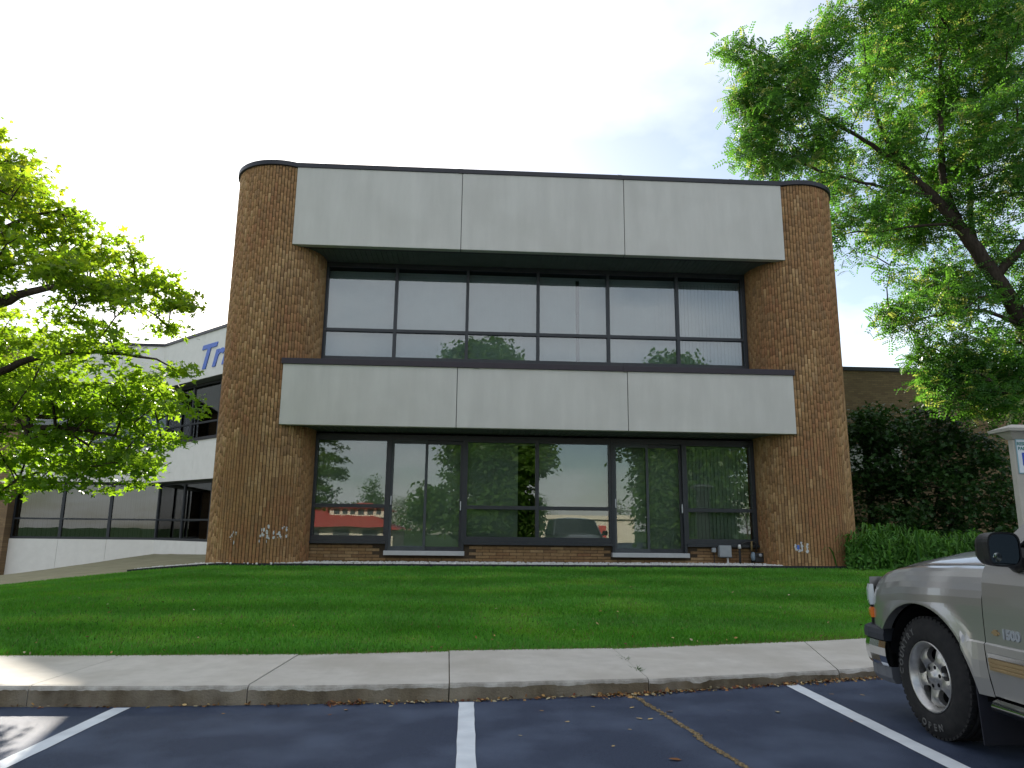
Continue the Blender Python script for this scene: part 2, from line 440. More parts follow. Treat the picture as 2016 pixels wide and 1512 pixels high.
# ------------------------------------------------------------------ lawn
def lawn_sheet():
    nx, ny = 150, 40
    X = np.linspace(-24, 26, nx); V = []; F = []
    for i, x in enumerate(X):
        y0 = back_y(x) + 0.0; y1 = 15.6 if x < 8.6 else 24.2
        for j in range(ny):
            y = y0 + (y1 - y0) * j / (ny - 1)
            V.append((x, y, float(lawn_z(x, y)) - 0.012))
    for i in range(nx - 1):
        for j in range(ny - 1):
            F.append((i * ny + j, (i + 1) * ny + j, (i + 1) * ny + j + 1, i * ny + j + 1))
    return np_mesh('lawn', np.array(V), np.array(F), M['soil'], smooth=True, kind='structure')
lawn_sheet()

def grass_blades(n, x0, x1, name):
    # density falls with distance: sample y with bias to the front
    x = RNG.uniform(x0, x1, n)
    yb = np.interp(x, BX, BY)
    t = RNG.uniform(0, 1, n) ** 1.25
    y = yb - 0.045 + (15.22 - yb) * t
    keep = np.abs(x / y) < 0.86
    x, y = x[keep], y[keep]; n = len(x)
    z = lawn_z(x, y) - 0.015
    h = RNG.uniform(0.022, 0.052, n)
    edge = np.clip((y - np.interp(x, BX, BY)) / 0.12, 0, 1); h = h * (0.75 + 0.25 * edge)
    wd = RNG.uniform(0.004, 0.009, n) * (1 + (y - 8) * 0.06)
    a = RNG.uniform(0, PI, n)
    band = 0.42 * np.sin((y + 0.05 * x) * 2 * PI / 1.35)          # mower passes
    lx = RNG.normal(0, 0.35, n) * h; ly = (band * 0.55 + RNG.normal(0, 0.35, n)) * h
    V = np.empty((n, 3, 3))
    V[:, 0] = np.stack([x - np.cos(a) * wd, y - np.sin(a) * wd, z], 1)
    V[:, 1] = np.stack([x + np.cos(a) * wd, y + np.sin(a) * wd, z], 1)
    V[:, 2] = np.stack([x + lx, y + ly, z + h], 1)
    F = np.arange(n * 3).reshape(n, 3)
    gx = np.arange(-14, 13.2, 0.12); gy = np.arange(7.5, 15.6, 0.12)
    gn = np.array([[mnoise.noise(Vector((a_ * 0.7, b_ * 1.3, 0))) + .5 * mnoise.noise(Vector((a_ * 2.3, b_ * 3.1, 4))) + .35 * mnoise.noise(Vector((a_ * .15, b_ * 2.2, 9))) for b_ in gy] for a_ in gx])
    pn = gn[np.clip(((x + 14) / .12 + RNG.uniform(-.6, .6, n)).astype(int), 0, len(gx) - 1), np.clip(((y - 7.5) / .12 + RNG.uniform(-.6, .6, n)).astype(int), 0, len(gy) - 1)]
    c0 = np.array([0.070, 0.265, 0.022]); c1 = np.array([0.130, 0.370, 0.034])
    k = np.clip(RNG.uniform(0, 1, n) * 0.7 + 0.3 * (RNG.uniform(0, 1, n) > .5), 0, 1)[:, None]
    C = (c0 + (c1 - c0) * k)
    C = C * (1 + 0.32 * np.clip(pn, -.6, .6))[:, None] + np.clip(pn - .1, 0, 1)[:, None] * np.array([0.09, 0.03, 0.01])
    dry = (RNG.uniform(0, 1, n) < 0.03 + 0.06 * (pn > .25) + 0.45 * (1 - edge))[:, None]
    C = np.where(dry, np.array([0.20, 0.19, 0.075]), C)
    return np_mesh(name, V.reshape(-1, 3), F, M['grass'], C, label='close mown green lawn between sidewalk and building', cat='grass', kind='stuff')
grass_blades(620000, -13.5, 12.5, 'grass')

# bank of bare earth running up to the far wing
def bank():
    X = np.linspace(-26, -5.0, 60); V = []; F = []; ny = 30
    for x in X:
        zw = float(np.interp(x, [-26, -19.8, -13.6, -10, -5], [-1.4, -0.78, 0.28, 0.5, 0.62]))
        zl = float(lawn_z(x, 15.3)) - 0.05
        for j in range(ny):
            t = j / (ny - 1); y = lerp(15.3, 34.0, t)
            z = lerp(zl, zw, sst(t)) - 0.10 * math.sin(t * PI) + 0.02 * mnoise.noise(Vector((x, y, 1)))
            V.append((x, y, z))
    for i in range(59):
        for j in range(ny - 1):
            F.append((i * ny + j, (i + 1) * ny + j, (i + 1) * ny + j + 1, i * ny + j + 1))
    np_mesh('earth_bank', np.array(V), np.array(F), M['bank'], smooth=True, kind='structure')
bank()

# ------------------------------------------------------------------ main office building
ZB = 0.60                                   # foot of the walls (a little below grade)
YB, YW = 15.376, 16.5                       # fascia plane, glass plane
XL, XR = -3.998, 7.090
Z1, Z2, Z3, Z4 = 9.385, 7.548, 4.863, 3.551
WL, WR = -3.465, 6.535
RP = 1.04
PC = ((-4.47, 16.34), (7.57, 16.34))
bld = empty('office_building', (1.55, 16.4, 0.68), 'two storey brick office building with rounded brick ends and pale concrete bands', 'building')

PAL = [(0.270, 0.155, 0.086), (0.245, 0.152, 0.082), (0.290, 0.200, 0.108), (0.345, 0.250, 0.138), (0.190, 0.125, 0.075),
       (0.330, 0.255, 0.160), (0.230, 0.120, 0.070), (0.270, 0.180, 0.095), (0.400, 0.305, 0.180), (0.215, 0.152, 0.094), (0.55, 0.54, 0.53)]
_pm = [sum(c[k] for c in PAL[:10]) / 10 for k in range(3)]
PAL = [tuple((0.40 * _pm[k] + 0.60 * c[k]) * 1.08 * (1.17, 0.99, 0.83)[k] for k in range(3)) for c in PAL[:10]] + [PAL[10]]
def pick(u, z, rr):
    n = mnoise.noise(Vector((u * 1.15, z * 0.55, 3.1)))
    n2 = mnoise.noise(Vector((u * 2.2 + 9, z * 1.3, 7.7)))
    r = rr.random()
    if n > 0.12: base = [0, 6, 1, 0, 7, 4]
    elif n < -0.14: base = [3, 5, 2, 8, 7, 9]
    else: base = [1, 2, 7, 9, 2, 1]
    if n2 > 0.3: base = base + [4, 9]
    i = base[int(r * len(base))]
    if rr.random() < 0.025: i = 8
    if rr.random() < 0.02: i = 4
    return i
BW, BH, BD = 0.054, 0.203, 0.06
def brick_mesh(name, sx, sy, sz, c):
    mb = MB(); e = 0.004
    # front face slightly chamfered, no back face (sits in the mortar)
    x, y, z = sx / 2, sy, sz / 2
    vs = [(-x, y, -z), (x, y, -z), (x, y, z), (-x, y, z), (-x, e, -z), (x, e, -z), (x, e, z), (-x, e, z),
          (-x + e, 0, -z + e), (x - e, 0, -z + e), (x - e, 0, z - e), (-x + e, 0, z - e)]
    fs = [(0, 1, 5, 4), (1, 2, 6, 5), (2, 3, 7, 6), (3, 0, 4, 7), (4, 5, 9, 8), (5, 6, 10, 9), (6, 7, 11, 10), (7, 4, 8, 11), (8, 9, 10, 11)]
    mb.add(vs, fs, 0, c)
    me = bpy.data.meshes.new(name); me.from_pydata(mb.v, [], mb.f); me.materials.append(M['brick'])
    at = me.color_attributes.new('col', 'FLOAT_COLOR', 'CORNER')
    at.data.foreach_set('color', np.tile(np.array([*c, 1], np.float32), len(me.loops)))
    me.update()
    return me
SOLDIER = [brick_mesh('brick', BW, BD, BH, c) for c in PAL]
STRETCH = [brick_mesh('brick', 0.29, BD, 0.057, (c[0] * .74, c[1] * .78, c[2] * .84)) for c in PAL]
_bv = np.array([v.co[:] for v in SOLDIER[0].vertices]); _bf = [tuple(p.vertices) for p in SOLDIER[0].polygons]

def white_spot(px, z, side):
    if side == 0: return abs(px + 3.86) < 0.22 and abs(z - 1.30) < 0.16 and mnoise.noise(Vector((px * 9, z * 7, 0))) > -0.05
    return abs(px - 6.98) < 0.20 and abs(z - 1.12) < 0.13 and mnoise.noise(Vector((px * 9, z * 7, 4))) > 0.0

def pillar(side):
    cx, cy = PC[side]
    sg = 1 if side == 0 else -1             # +1: window lies to the right of this pillar
    # core of mortar: arc from window contact round the front, then straight back
    mb = MB(); prof = []
    a0, a1 = 102, -90
    rc = RP - 0.010
    for i in range(65):
        a = R(lerp(a0, a1, i / 64)); prof.append((cx + sg * (rc - .006) * math.sin(a), cy - (rc - .006) * math.cos(a)))
    zt = Z1 + 0.02
    for (xa, ya), (xb, yb) in zip(prof[:-1], prof[1:]):
        mb.quad((xa, ya, ZB), (xb, yb, ZB), (xb, yb, zt), (xa, ya, zt))
    p = mb.build('pillar', M['mortar'], bld, smooth=True)
    pitch = (BW + 0.014) / RP
    ncol = int(R(a0 - a1) / pitch)
    V = []; F = []; Cc = []; nb = 0; cand = []
    rr = random.Random(40 + side)
    for c in range(ncol + 1):
        ang = R(a0) - (c + 0.5) * pitch
        off = rr.uniform(0.0, 0.213)
        zz = ZB - off; ex = rr.uniform(-.002, .002)
        while zz < zt:
            z0, z1 = max(zz, ZB), min(zz + BH, zt)
            if z1 - z0 > 0.03:
                u = c * 0.066; zc_ = (z0 + z1) / 2
                i = pick(u + side * 30, zc_, rr)
                px = cx + sg * RP * math.sin(ang)
                pass
                cand.append((ang, zc_, z1 - z0, i, rr.uniform(-.0015, .0015) + ex))
            zz += BH + 0.003
    full = [k for k, q in enumerate(cand) if q[2] > BH - 1e-4 and abs(q[0] - R(10)) < R(46) and 0.7 < q[1] < 4.2]
    full.sort(key=lambda k: (cand[k][1] - 1.5) ** 2 * 0.25 + abs(cand[k][0]))
    solo = set(full[:300])
    for k, (ang, zc_, hh, i, ex) in enumerate(cand):
        x = cx + sg * (RP + ex) * math.sin(ang); y = cy - (RP + ex) * math.cos(ang)
        if k in solo:
            o = bpy.data.objects.new('brick', SOLDIER[i]); o.location = (x, y, zc_); o.rotation_euler = (0, 0, sg * ang)
            link(o, p)
        else:
            rot = np.array(Matrix.Rotation(sg * ang, 3, 'Z'))
            vv = _bv.copy(); vv[:, 2] *= hh / BH
            V.append(vv @ rot.T + np.array([x, y, zc_])); F.extend([[q + nb for q in f] for f in _bf]); nb += len(_bv)
            j = rr.uniform(0.9, 1.1); Cc.extend([[v * j for v in PAL[i]]] * len(_bf))
    np_mesh('brickwork', np.concatenate(V), np.array(F), M['brick'], np.array(Cc), parent=p, kind='stuff')
    return p
pillar(0); pillar(1)

# walls of the body behind
mb = MB()
mb.box(-5.51, -5.21, 16.34, 29.0, -0.5, Z1)
mb.box(8.31, 8.61, 16.34, 29.0, 0.2, Z1)
mb.build('side_wall', M['brickside'], bld)
mb = MB(); mb.box(-5.2, 8.3, 28.7, 29.0, 0.2, Z1); mb.build('back_wall', M['brickwall'], bld)
mb = MB()
mb.box(-5.2, 8.3, 15.6 + 1.0, 28.69, 9.0, 9.2)
for side, sg in ((0, 1), (1, -1)):
    cx, cy = PC[side]; vs = [(cx + sg * (RP - .03) * math.sin(R(a)), cy - (RP - .03) * math.cos(R(a)), Z1 - .1) for a in range(-90, 101, 5)]
    mb.add(vs, [tuple(range(len(vs)))])
mb.build('roof', M['roof'], bld)
# interior: back wall, floors and ceilings of the front rooms
mb = MB()
mb.box(-3.6, 6.7, 20.5, 20.6, 0.6, 8.9)
mb.box(-3.6, 6.7, 16.62, 20.5, 0.80, 0.90)
mb.box(-3.6, 6.7, 16.62, 20.5, 3.62, 5.20)
mb.box(-3.6, 6.7, 16.62, 20.5, 7.66, 7.76)
mb.box(-3.75, -3.6, 16.62, 20.5, 0.6, 8.9)
mb.box(6.7, 6.85, 16.62, 20.5, 0.6, 8.9)
for xx in (-0.09, 3.2): mb.box(xx - .05, xx + .05, 16.95, 20.5, 0.9, 7.66)
mb.build('interior_room', M['room'], bld)

# fascia panels
def fascia(z0, z1):
    t = (XR - XL) / 3
    for k in range(3):
        a, b = XL + k * t + (0.007 if k else 0), XL + (k + 1) * t - (0.007 if k < 2 else 0)
        mb = MB(); mb.box(a, b, YB, YB + 0.16, z0, z1); mb.build('fascia_panel', M['panel'], bld, bevel=0.008)
    mb = MB(); mb.box(XL + .05, XR - .05, YB + 0.03, YB + 0.25, z0 + .01, z1 - .01); mb.build('joint_backing', M['cap'], bld)
fascia(Z2, Z1); fascia(Z4, Z3)
# soffits with narrow boards
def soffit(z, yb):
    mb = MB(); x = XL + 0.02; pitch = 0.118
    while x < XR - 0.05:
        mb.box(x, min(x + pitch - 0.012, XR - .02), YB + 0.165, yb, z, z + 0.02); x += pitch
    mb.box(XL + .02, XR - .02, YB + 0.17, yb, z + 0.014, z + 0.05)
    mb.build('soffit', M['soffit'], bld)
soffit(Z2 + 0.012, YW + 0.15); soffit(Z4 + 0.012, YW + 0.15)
# top of lower band
mb = MB(); mb.box(XL + .02, XR - .02, YB + .16, YW + .2, Z3 - .14, Z3 - .02); mb.build('ledge_deck', M['ledge'], bld)
# wall between lower band and upper sill
mb = MB(); mb.box(WL - .05, WR + .05, YW + .03, YW + .12, Z3 - .05, 5.25); mb.build('sill_wall', M['ledge'], bld)
# roof cap following the plan
def cap_path(r):
    pts = []
    cx, cy = PC[0]
    pts.append((cx - r, 28.9))
    for i in range(25):
        a = R(lerp(-90, 24.5, i / 24)); pts.append((cx + r * math.sin(a), cy - r * math.cos(a)))
    cx, cy = PC[1]
    for i in range(25):
        a = R(lerp(-24.5, 90, i / 24)); pts.append((cx + r * math.sin(a), cy - r * math.cos(a)))
    pts.append((cx + r, 28.9))
    return pts
mb = MB(); o_, i_ = cap_path(RP + 0.045), cap_path(RP - 0.25)
n = len(o_)
vs = [(x, y, z) for (x, y), z in [(q, Z1 - .005) for q in o_] + [(q, Z1 + .095) for q in o_] + [(q, Z1 + .115) for q in i_] + [(q, Z1 - .1) for q in i_]]
fs = []
for k in range(n - 1):
    for a in range(4):
        b = (a + 1) % 4
        fs.append((a * n + k, a * n + k + 1, b * n + k + 1, b * n + k))
mb.add(vs, fs)
mb.build('roof_cap', M['cap'], bld)
mb = MB()
for x in (-0.35, 3.3, 5.9): mb.box(x - .05, x + .05, YB - .028, YB + .05, Z1 - .010, Z1 + .098)
mb.build('cap_splice', M['cap'], bld)
# ledge cap on lower band
mb = MB(); mb.box(XL - .035, XR + .035, YB - .035, YB + .20, Z3 - .012, Z3 + .112); mb.build('ledge_cap', M['ledge'], bld, bevel=.006)
mb = MB()
for x in (3.35, 0.1): mb.box(x - .05, x + .05, YB - .042, YB + .1, Z3 - .02, Z3 + .118)
mb.build('ledge_splice', M['ledge'], bld)

# windows
def pane(parent, x0, x1, z0, z1, y=YW, mt='glass'):
    mb = MB(); mb.box(x0, x1, y, y + 0.008, z0, z1); pr = random.Random(int(x0 * 977 + z0 * 131)); a, b = pr.uniform(-.0035, .0035), pr.uniform(-.003, .003)
    mb.v = [(p[0], p[1] + a * (p[0] - (x0 + x1) / 2) + b * (p[2] - (z0 + z1) / 2), p[2]) for p in mb.v]
    return mb.build('pane', M[mt], parent)
def blinds(parent, x0, x1, z0, z1, seed, gap=None, y=YW + 0.16):
    mb = MB(); rr = random.Random(seed); x = x0; p = 0.086
    ang = rr.uniform(0.15, 0.3)
    while x < x1:
        if not (gap and gap[0] < x < gap[1]):
            a = ang + rr.uniform(-.05, .05); dx, dy = 0.046 * math.cos(a), 0.046 * math.sin(a)
            mb.box(-0.046, 0.046, -.0008, .0008, z0, z1, M=Matrix.Translation((x, y, 0)) @ Matrix.Rotation(a, 4, 'Z'))
        x += p
    mb.box(x0 - .03, x1 + .03, y - .03, y + .03, z1, z1 + .05)
    return mb.build('blind', M['blind'], parent)
FY0, FY1 = YW - 0.06, YW + 0.07
def bars(parent, lst, mt='frame', y0=FY0, y1=FY1, name='frame'):
    mb = MB()
    for k, (x0, x1, z0, z1) in enumerate(lst): mb.box(x0, x1, y0, y1, z0, z1)
    return mb.build(name, M[mt], parent)

# upper ribbon window
ZU0, ZU1, ZT = 5.20, 7.555, 5.93
mx_ = [WL + (WR - WL) * k / 6 for k in range(7)]
wu = bars(bld, [(WL, WR, ZU1 - .10, ZU1), (WL, WR, ZU0, ZU0 + .10)] + [(mx_[0], mx_[0] + .09, ZU0 + .1, ZU1 - .1), (mx_[6] - .09, mx_[6], ZU0 + .1, ZU1 - .1)]
          + [(x - .036, x + .036, ZU0 + .1, ZU1 - .1) for x in mx_[1:6]], name='window')
for k in range(6):
    a, b = mx_[k] + (.09 if k == 0 else .036), mx_[k + 1] - (.09 if k == 5 else .036)
    bars(wu, [(a, b, ZT - .035, ZT + .035)], name='transom', y0=FY0 + .004, y1=FY1 - .004)
    pane(wu, a, b, ZT + .035, ZU1 - .1, mt='glassup'); pane(wu, a, b, ZU0 + .1, ZT - .035, mt='glassup')
    blinds(wu, a - .02, b + .02, ZU0 + .05, ZU1 - .2, k, gap=(a + .9, a + .97) if k == 3 else None)
# lower windows and sliding doors
ZD1 = 3.515; ZS = 1.165; ZL = 0.93
def low_window(x0, x1, mull, seed):
    e0 = .09 if x0 == WL else .055; e1 = .09 if x1 == WR else .055
    wn = bars(bld, [(x0, x1, ZD1 - .14, ZD1), (x0, x1, ZS, ZS + .12), (x0, x0 + e0, ZS + .12, ZD1 - .14), (x1 - e1, x1, ZS + .12, ZD1 - .14)]
              + [(m - .04, m + .04, ZS + .12, ZD1 - .14) for m in mull], name='window')
    bars(wn, [(x0 - .0, x1 + .0, ZS - .05, ZS - .002)], name='window_sill', y0=FY0 - .06)
    ed = [x0 + e0] + [v for m in mull for v in (m - .04, m + .04)] + [x1 - e1]
    for a, b in zip(ed[::2], ed[1::2]):
        bars(wn, [(a, b, 1.885, 1.965)], name='transom', y0=FY0 + .004, y1=FY1 - .004)
        pane(wn, a, b, 1.965, ZD1 - .14); pane(wn, a, b, ZS + .12, 1.885)
        blinds(wn, a - .02, b + .02, ZS + .05, ZD1 - .18, seed, gap=(b - .35, b + .1) if seed == 12 and a < 0.5 else None)
        seed += 1
def slider(x0, x1, seed):
    d = bars(bld, [(x0, x1, ZD1 - .12, ZD1), (x0, x0 + .06, ZL, ZD1 - .12), (x1 - .06, x1, ZL, ZD1 - .12)], name='sliding_door', y0=FY0 - .02)
    m = (x0 + x1) / 2 - .02
    for k, (a, b, yy) in enumerate(((x0 + .06, m + .03, YW - .03), (m - .03, x1 - .06, YW + .025))):
        s = bars(d, [(a, b, ZL + .04, ZL + .13), (a, b, ZD1 - .20, ZD1 - .12), (a, a + .055, ZL + .13, ZD1 - .20), (b - .055, b, ZL + .13, ZD1 - .20)],
                 'frame' if k else 'sash', yy - .02, yy + .025, name='sash')
        pane(d, a + .055, b - .055, ZL + .13, ZD1 - .20, y=yy)
    mb = MB(); mb.box(x0 - .02, x1 + .02, FY0 - .12, FY1, ZL - .055, ZL + .04); mb.build('threshold', M['alu'], d, bevel=.006)
    mb = MB(); mb.box(x0 + .075, x0 + .10, YW - .09, YW - .05, 1.95, 2.15); mb.build('handle', M['alu'], d, bevel=.006)
    mb = MB(); mb.box(x1 - .10, x1 - .075, YW - .09, YW - .05, 1.85, 2.05); mb.build('handle', M['alu'], d, bevel=.006)
    blinds(d, x0 + .05, x1 - .05, ZL + .05, ZD1 - .18, seed)
SA, SB = (-1.80, -0.09), (3.21, 4.90)
low_window(WL, SA[0], [], 10)
slider(*SA, 11)
low_window(SA[1], SB[0], [1.53], 12)
slider(*SB, 14)
low_window(SB[1], WR, [], 15)
# low brick wall under the sills
mb = MB(); YBW = YW - 0.02
for a, b, zt in ((WL - .3, SA[0] - .002, ZS - .052), (SA[0] - .0, SA[1], ZL - .06), (SA[1] + .002, SB[0] - .002, ZS - .052), (SB[0], SB[1], ZL - .06), (SB[1] + .002, WR + .3, ZS - .052)):
    mb.box(a, b, YBW + .012, YBW + .25, ZB - .1, zt)
bw_ = mb.build('base_wall', M['mortar'], bld)
rr = random.Random(5); row = 0; z = ZB + 0.02
while z + BW < ZS - .045:
    x = WL - 0.1 - (row % 2) * 0.15
    while x < WR + .1:
        xc, zc_ = x + .145, z + BW / 2
        ok = WL - .12 < xc < WR + .12
        for s in (SA, SB):
            if s[0] - .16 < xc < s[1] + .16 and z + BW > ZL - .065: ok = False
        if ok:
            o = bpy.data.objects.new('brick', STRETCH[pick(x * .6 + 70, z * 2, rr)]); o.location = (xc, YBW + rr.uniform(-.003, .003), zc_); link(o, bw_)
        x += 0.30
    z += 0.067; row += 1

# ------------------------------------------------------------------ far left wing of the same complex
wing = empty('office_wing', (-13.6, 33.4, 0.2), 'angled far wing with pale bands and ribbon windows behind the left tree', 'building')
P0, P1, PE = Vector((-13.6, 33.4)), Vector((-10.35, 30.34)), Vector((-5.3, 25.58))
dA = (PE - P0).normalized()
def seg(mb, a, b, off, th, z0, z1):
    """vertical slab standing on plan line a-b, front face moved towards the viewer by off"""
    d = (b - a).normalized(); nrm = Vector((d.y, -d.x))
    p = [a + nrm * off, b + nrm * off, b + nrm * (off - th), a + nrm * (off - th)]
    vs = [(q.x, q.y, z0) for q in p] + [(q.x, q.y, z1) for q in p]
    mb.add(vs, [(0, 3, 2, 1), (4, 5, 6, 7), (0, 1, 5, 4), (1, 2, 6, 5), (2, 3, 7, 6), (3, 0, 4, 7)])
PLft = Vector((-19.7, 33.4))
for (z0, z1, off) in ((7.47, 9.40, 0.55), (3.30, 4.88, 0.55), (-1.2, 0.86, 0.10)):
    d2 = dA; nA = Vector((d2.y, -d2.x)); 
    # mitre at the inner corner
    for (a, b, k) in ((PLft, P0, 3), (P0, PE, 3)):
        dd = (b - a); ln = dd.length; dd.normalize()
        for i in range(k):
            g0 = 0.012 if i else 0; 
            aa = a + dd * (ln * i / k + g0); bb = a + dd * (ln * (i + 1) / k)
            if a is P0 and i == 0: aa = a + dd * (off * 0.40)
            if b is P0 and i == k - 1: bb = b - dd * (off * 0.40) + dd * 0.0
            mb = MB(); seg(mb, aa, bb, off, 0.2, z0, z1); mb.build('fascia_panel', M['wingpanel'], wing)
for (z0, z1, off) in ((9.40, 9.52, 0.60), (4.88, 5.0, 0.60)):
    mb = MB(); seg(mb, PLft, P0 - Vector((off * .41, 0)), off, 0.5, z0, z1); mb.build('roof_cap', M['cap'], wing)
    mb = MB(); seg(mb, P0 + dA * (off * .41), PE, off, 0.5, z0 + .003, z1 + .003); mb.build('roof_cap', M['cap'], wing)
for z in (7.46, 3.29):
    mb = MB(); seg(mb, PLft, P0, 0.5, 0.7, z, z + .03); seg(mb, P0, PE, 0.5, 0.7, z + .002, z + .032); mb.build('soffit', M['soffit'], wing)
mb = MB()
mb.add([(-19.7, 33.9, -1.2), (-13.4, 33.9, -1.2), (-4.9, 26.0, -1.2), (-4.9, 26.0, 9.2), (-13.4, 33.9, 9.2), (-19.7, 33.9, 9.2)], [(0, 1, 4, 5), (1, 2, 3, 4)])
mb.build('wall', M['room'], wing)
mb = MB(); mb.add([(-30, 33.2, 9.3), (-13.6, 33.2, 9.3), (-5.3, 25.6, 9.3), (-5.3, 50, 9.3), (-30, 50, 9.3)], [(0, 1, 2, 3, 4)]); mb.build('roof', M['roof'], wing)
def wing_window(a, b, z0, z1, zt, k):
    dd = (b - a); ln = dd.length; dd.normalize()
    mb = MB(); seg(mb, a, b, .05, .12, z0, z0 + .09); seg(mb, a, b, .05, .12, z1 - .10, z1)
    for i in range(k + 1):
        c = a + dd * (ln * i / k); hw = .06
        c0 = max(0, ln * i / k - hw); c1 = min(ln, ln * i / k + hw)
        seg(mb, a + dd * c0, a + dd * c1, .05, .12, z0 + .09, z1 - .1)
    wn = mb.build('window', M['frame'], wing)
    for i in range(k):
        c0 = a + dd * (ln * i / k + .06); c1 = a + dd * (ln * (i + 1) / k - .06)
        m2 = MB(); seg(m2, c0, c1, .046, .11, zt - .035, zt + .035); m2.build('transom', M['frame'], wn)
        for (q0, q1) in ((z0 + .09, zt - .035), (zt + .035, z1 - .10)):
            m2 = MB(); seg(m2, c0, c1, .0, .01, q0, q1); m2.build('pane', M['wingglass'], wn)
        m2 = MB(); nv = int((c1 - c0).length / .1)
        for q in range(nv):
            u0 = c0 + dd * (q * .1 + .004); u1 = c0 + dd * (q * .1 + .088)
            if random.random() < 0.93: seg(m2, u0, u1, -.16 - .02 * (q % 2), .004, z0 + .05, z1 - .05)
        m2.build('blind', M['blind'], wn)
wing_window(PLft + Vector((0, 0)), P0, 0.87, 3.29, 1.72, 3)
wing_window(P0, PE, 0.87, 3.29, 1.72, 5)
wing_window(PLft, P0, 5.0, 7.46, 5.75, 3)
wing_window(P0, PE, 5.0, 7.46, 5.75, 5)
mb = MB(); mb.box(-30, -19.71, 32.9, 34.2, -1.4, 9.35); mb.build('brick_end_wall', M['brickwall'], wing)

# text helper
def text_mesh(body, size, extrude=0.01, shear=0.0, offset=0.0, align='LEFT'):
    c = bpy.data.curves.new('txt', 'FONT'); c.body = body; c.size = size; c.extrude = extrude; c.shear = shear; c.offset = offset; c.align_x = align
    o = bpy.data.objects.new('txt', c); COL.objects.link(o)
    bpy.context.view_layer.update()
    me = bpy.data.meshes.new_from_object(o.evaluated_get(bpy.context.evaluated_depsgraph_get()))
    bpy.data.objects.remove(o); bpy.data.curves.remove(c)
    return me
def text_obj(name, body, size, Mx, m, parent=None, **kw):
    me = text_mesh(body, size, **kw); me.transform(Mx); me.materials.clear(); me.materials.append(m); me.name = name
    o = bpy.data.objects.new(name, me); return link(o, parent)
M['signblue'] = mat('sign_blue', (0.085, 0.16, 0.52), (0.10, 0.18, 0.58), 0.5, 0.3)
nA = Vector((dA.y, -dA.x))
tp = P0 + dA * 3.42 + nA * 0.56
Mx = Matrix(((dA.x, 0, nA.x, tp.x), (dA.y, 0, nA.y, tp.y), (0, 1, 0, 7.88), (0, 0, 0, 1)))
text_obj('sign_lettering', 'Tri', 1.42, Mx @ Matrix.Scale(1.36, 4, (1, 0, 0)), M['signblue'], wing, extrude=0.03, shear=0.28, offset=0.03)

# ------------------------------------------------------------------ right brick wing with side entrance
rw = empty('brick_wing', (16, 24, 0.8), 'low plain brick wing in shade behind the right shrubs', 'building')
mb = MB(); mb.box(8.62, 32, 24.0, 24.3, -0.3, 7.0); mb.build('wall', M['brickwall'], rw)
mb = MB(); mb.box(8.62, 32, 24.3, 40, 6.7, 6.8); mb.build('roof', M['roof'], rw)
mb = MB(); mb.box(8.62, 32.1, 23.94, 24.4, 7.0, 7.13); mb.build('roof_cap', M['cap'], rw)
mb = MB(); mb.box(11.0, 14.6, 23.85, 23.995, 3.5, 4.4); mb.build('fascia_panel', M['panel'], rw)
mb = MB()
mb.add([(8.65, 20.2, 5.0), (11.6, 20.2, 4.35), (11.6, 23.9, 4.35), (8.65, 23.9, 5.0), (8.65, 20.2, 4.72), (11.6, 20.2, 4.12), (11.6, 23.9, 4.12), (8.65, 23.9, 4.72)],
       [(0, 1, 2, 3), (7, 6, 5, 4), (0, 4, 5, 1), (1, 5, 6, 2), (2, 6, 7, 3), (3, 7, 4, 0)])
mb.build('entrance_canopy', M['cap'], rw)
mb = MB(); mb.box(11.35, 11.5, 20.3, 20.45, 0.5, 4.2); mb.build('canopy_post', M['cap'], rw)

# ------------------------------------------------------------------ vegetation
def rot_from(nrm, spin):
    """(n,3,3) frames whose z is nrm, spun about it"""
    nrm = nrm / np.linalg.norm(nrm, axis=1, keepdims=True)
    ref = np.where(np.abs(nrm[:, 2:3]) < 0.9, np.array([[0, 0, 1.0]]), np.array([[1.0, 0, 0]]))
    a = np.cross(ref, nrm); a /= np.linalg.norm(a, axis=1, keepdims=True)
    b = np.cross(nrm, a)
    c, s = np.cos(spin)[:, None], np.sin(spin)[:, None]
    x = a * c + b * s; y = -a * s + b * c
    return np.stack([x, y, nrm], axis=2)
def scatter(PV, PF, P, Rm, S):
    n, k = len(P), len(PV)
    V = np.einsum('nij,kj->nki', Rm, PV) * S[:, None, None] + P[:, None, :]
    F = (PF[None, :, :] + (np.arange(n) * k)[:, None, None]).reshape(-1, PF.shape[1])
    return V.reshape(-1, 3), F
def maple_proto():
    out_ = []
    for a, r in ((-150, .55), (-105, .36), (-65, .88), (-30, .45), (0, 1.0), (30, .45), (65, .88), (105, .36), (150, .55)):
        out_.append((r * math.sin(R(a)) * .75, r * math.cos(R(a)) * .75, -0.10 * r * r))
    V = np.array([(0, 0, 0)] + out_)
    F = np.array([(0, i, i + 1) for i in range(1, len(out_))])
    return V, F
def locust_proto(n=5):
    V = []; F = []
    for i in range(n):
        t = (i + .6) / n
        for s in (-1, 1):
            b = len(V); z = -0.35 * t * t
            l, wd = 0.25 * (1 - .35 * abs(t - .45)), 0.085
            V += [(0, t, z), (s * l * .5, t - wd + .03, z - .03), (s * l, t + .05, z - .09), (s * l * .5, t + wd + .03, z - .03)]
            F.append((b, b + 1, b + 2, b + 3))
    return np.array(V), np.array(F)
def oval_proto():
    V = np.array([(0, 0, 0), (.28, .35, -.02), (.22, .8, -.05), (0, 1.15, -.12), (-.22, .8, -.05), (-.28, .35, -.02)])
    return V, np.array([(0, 1, 2, 3), (0, 3, 4, 5)])

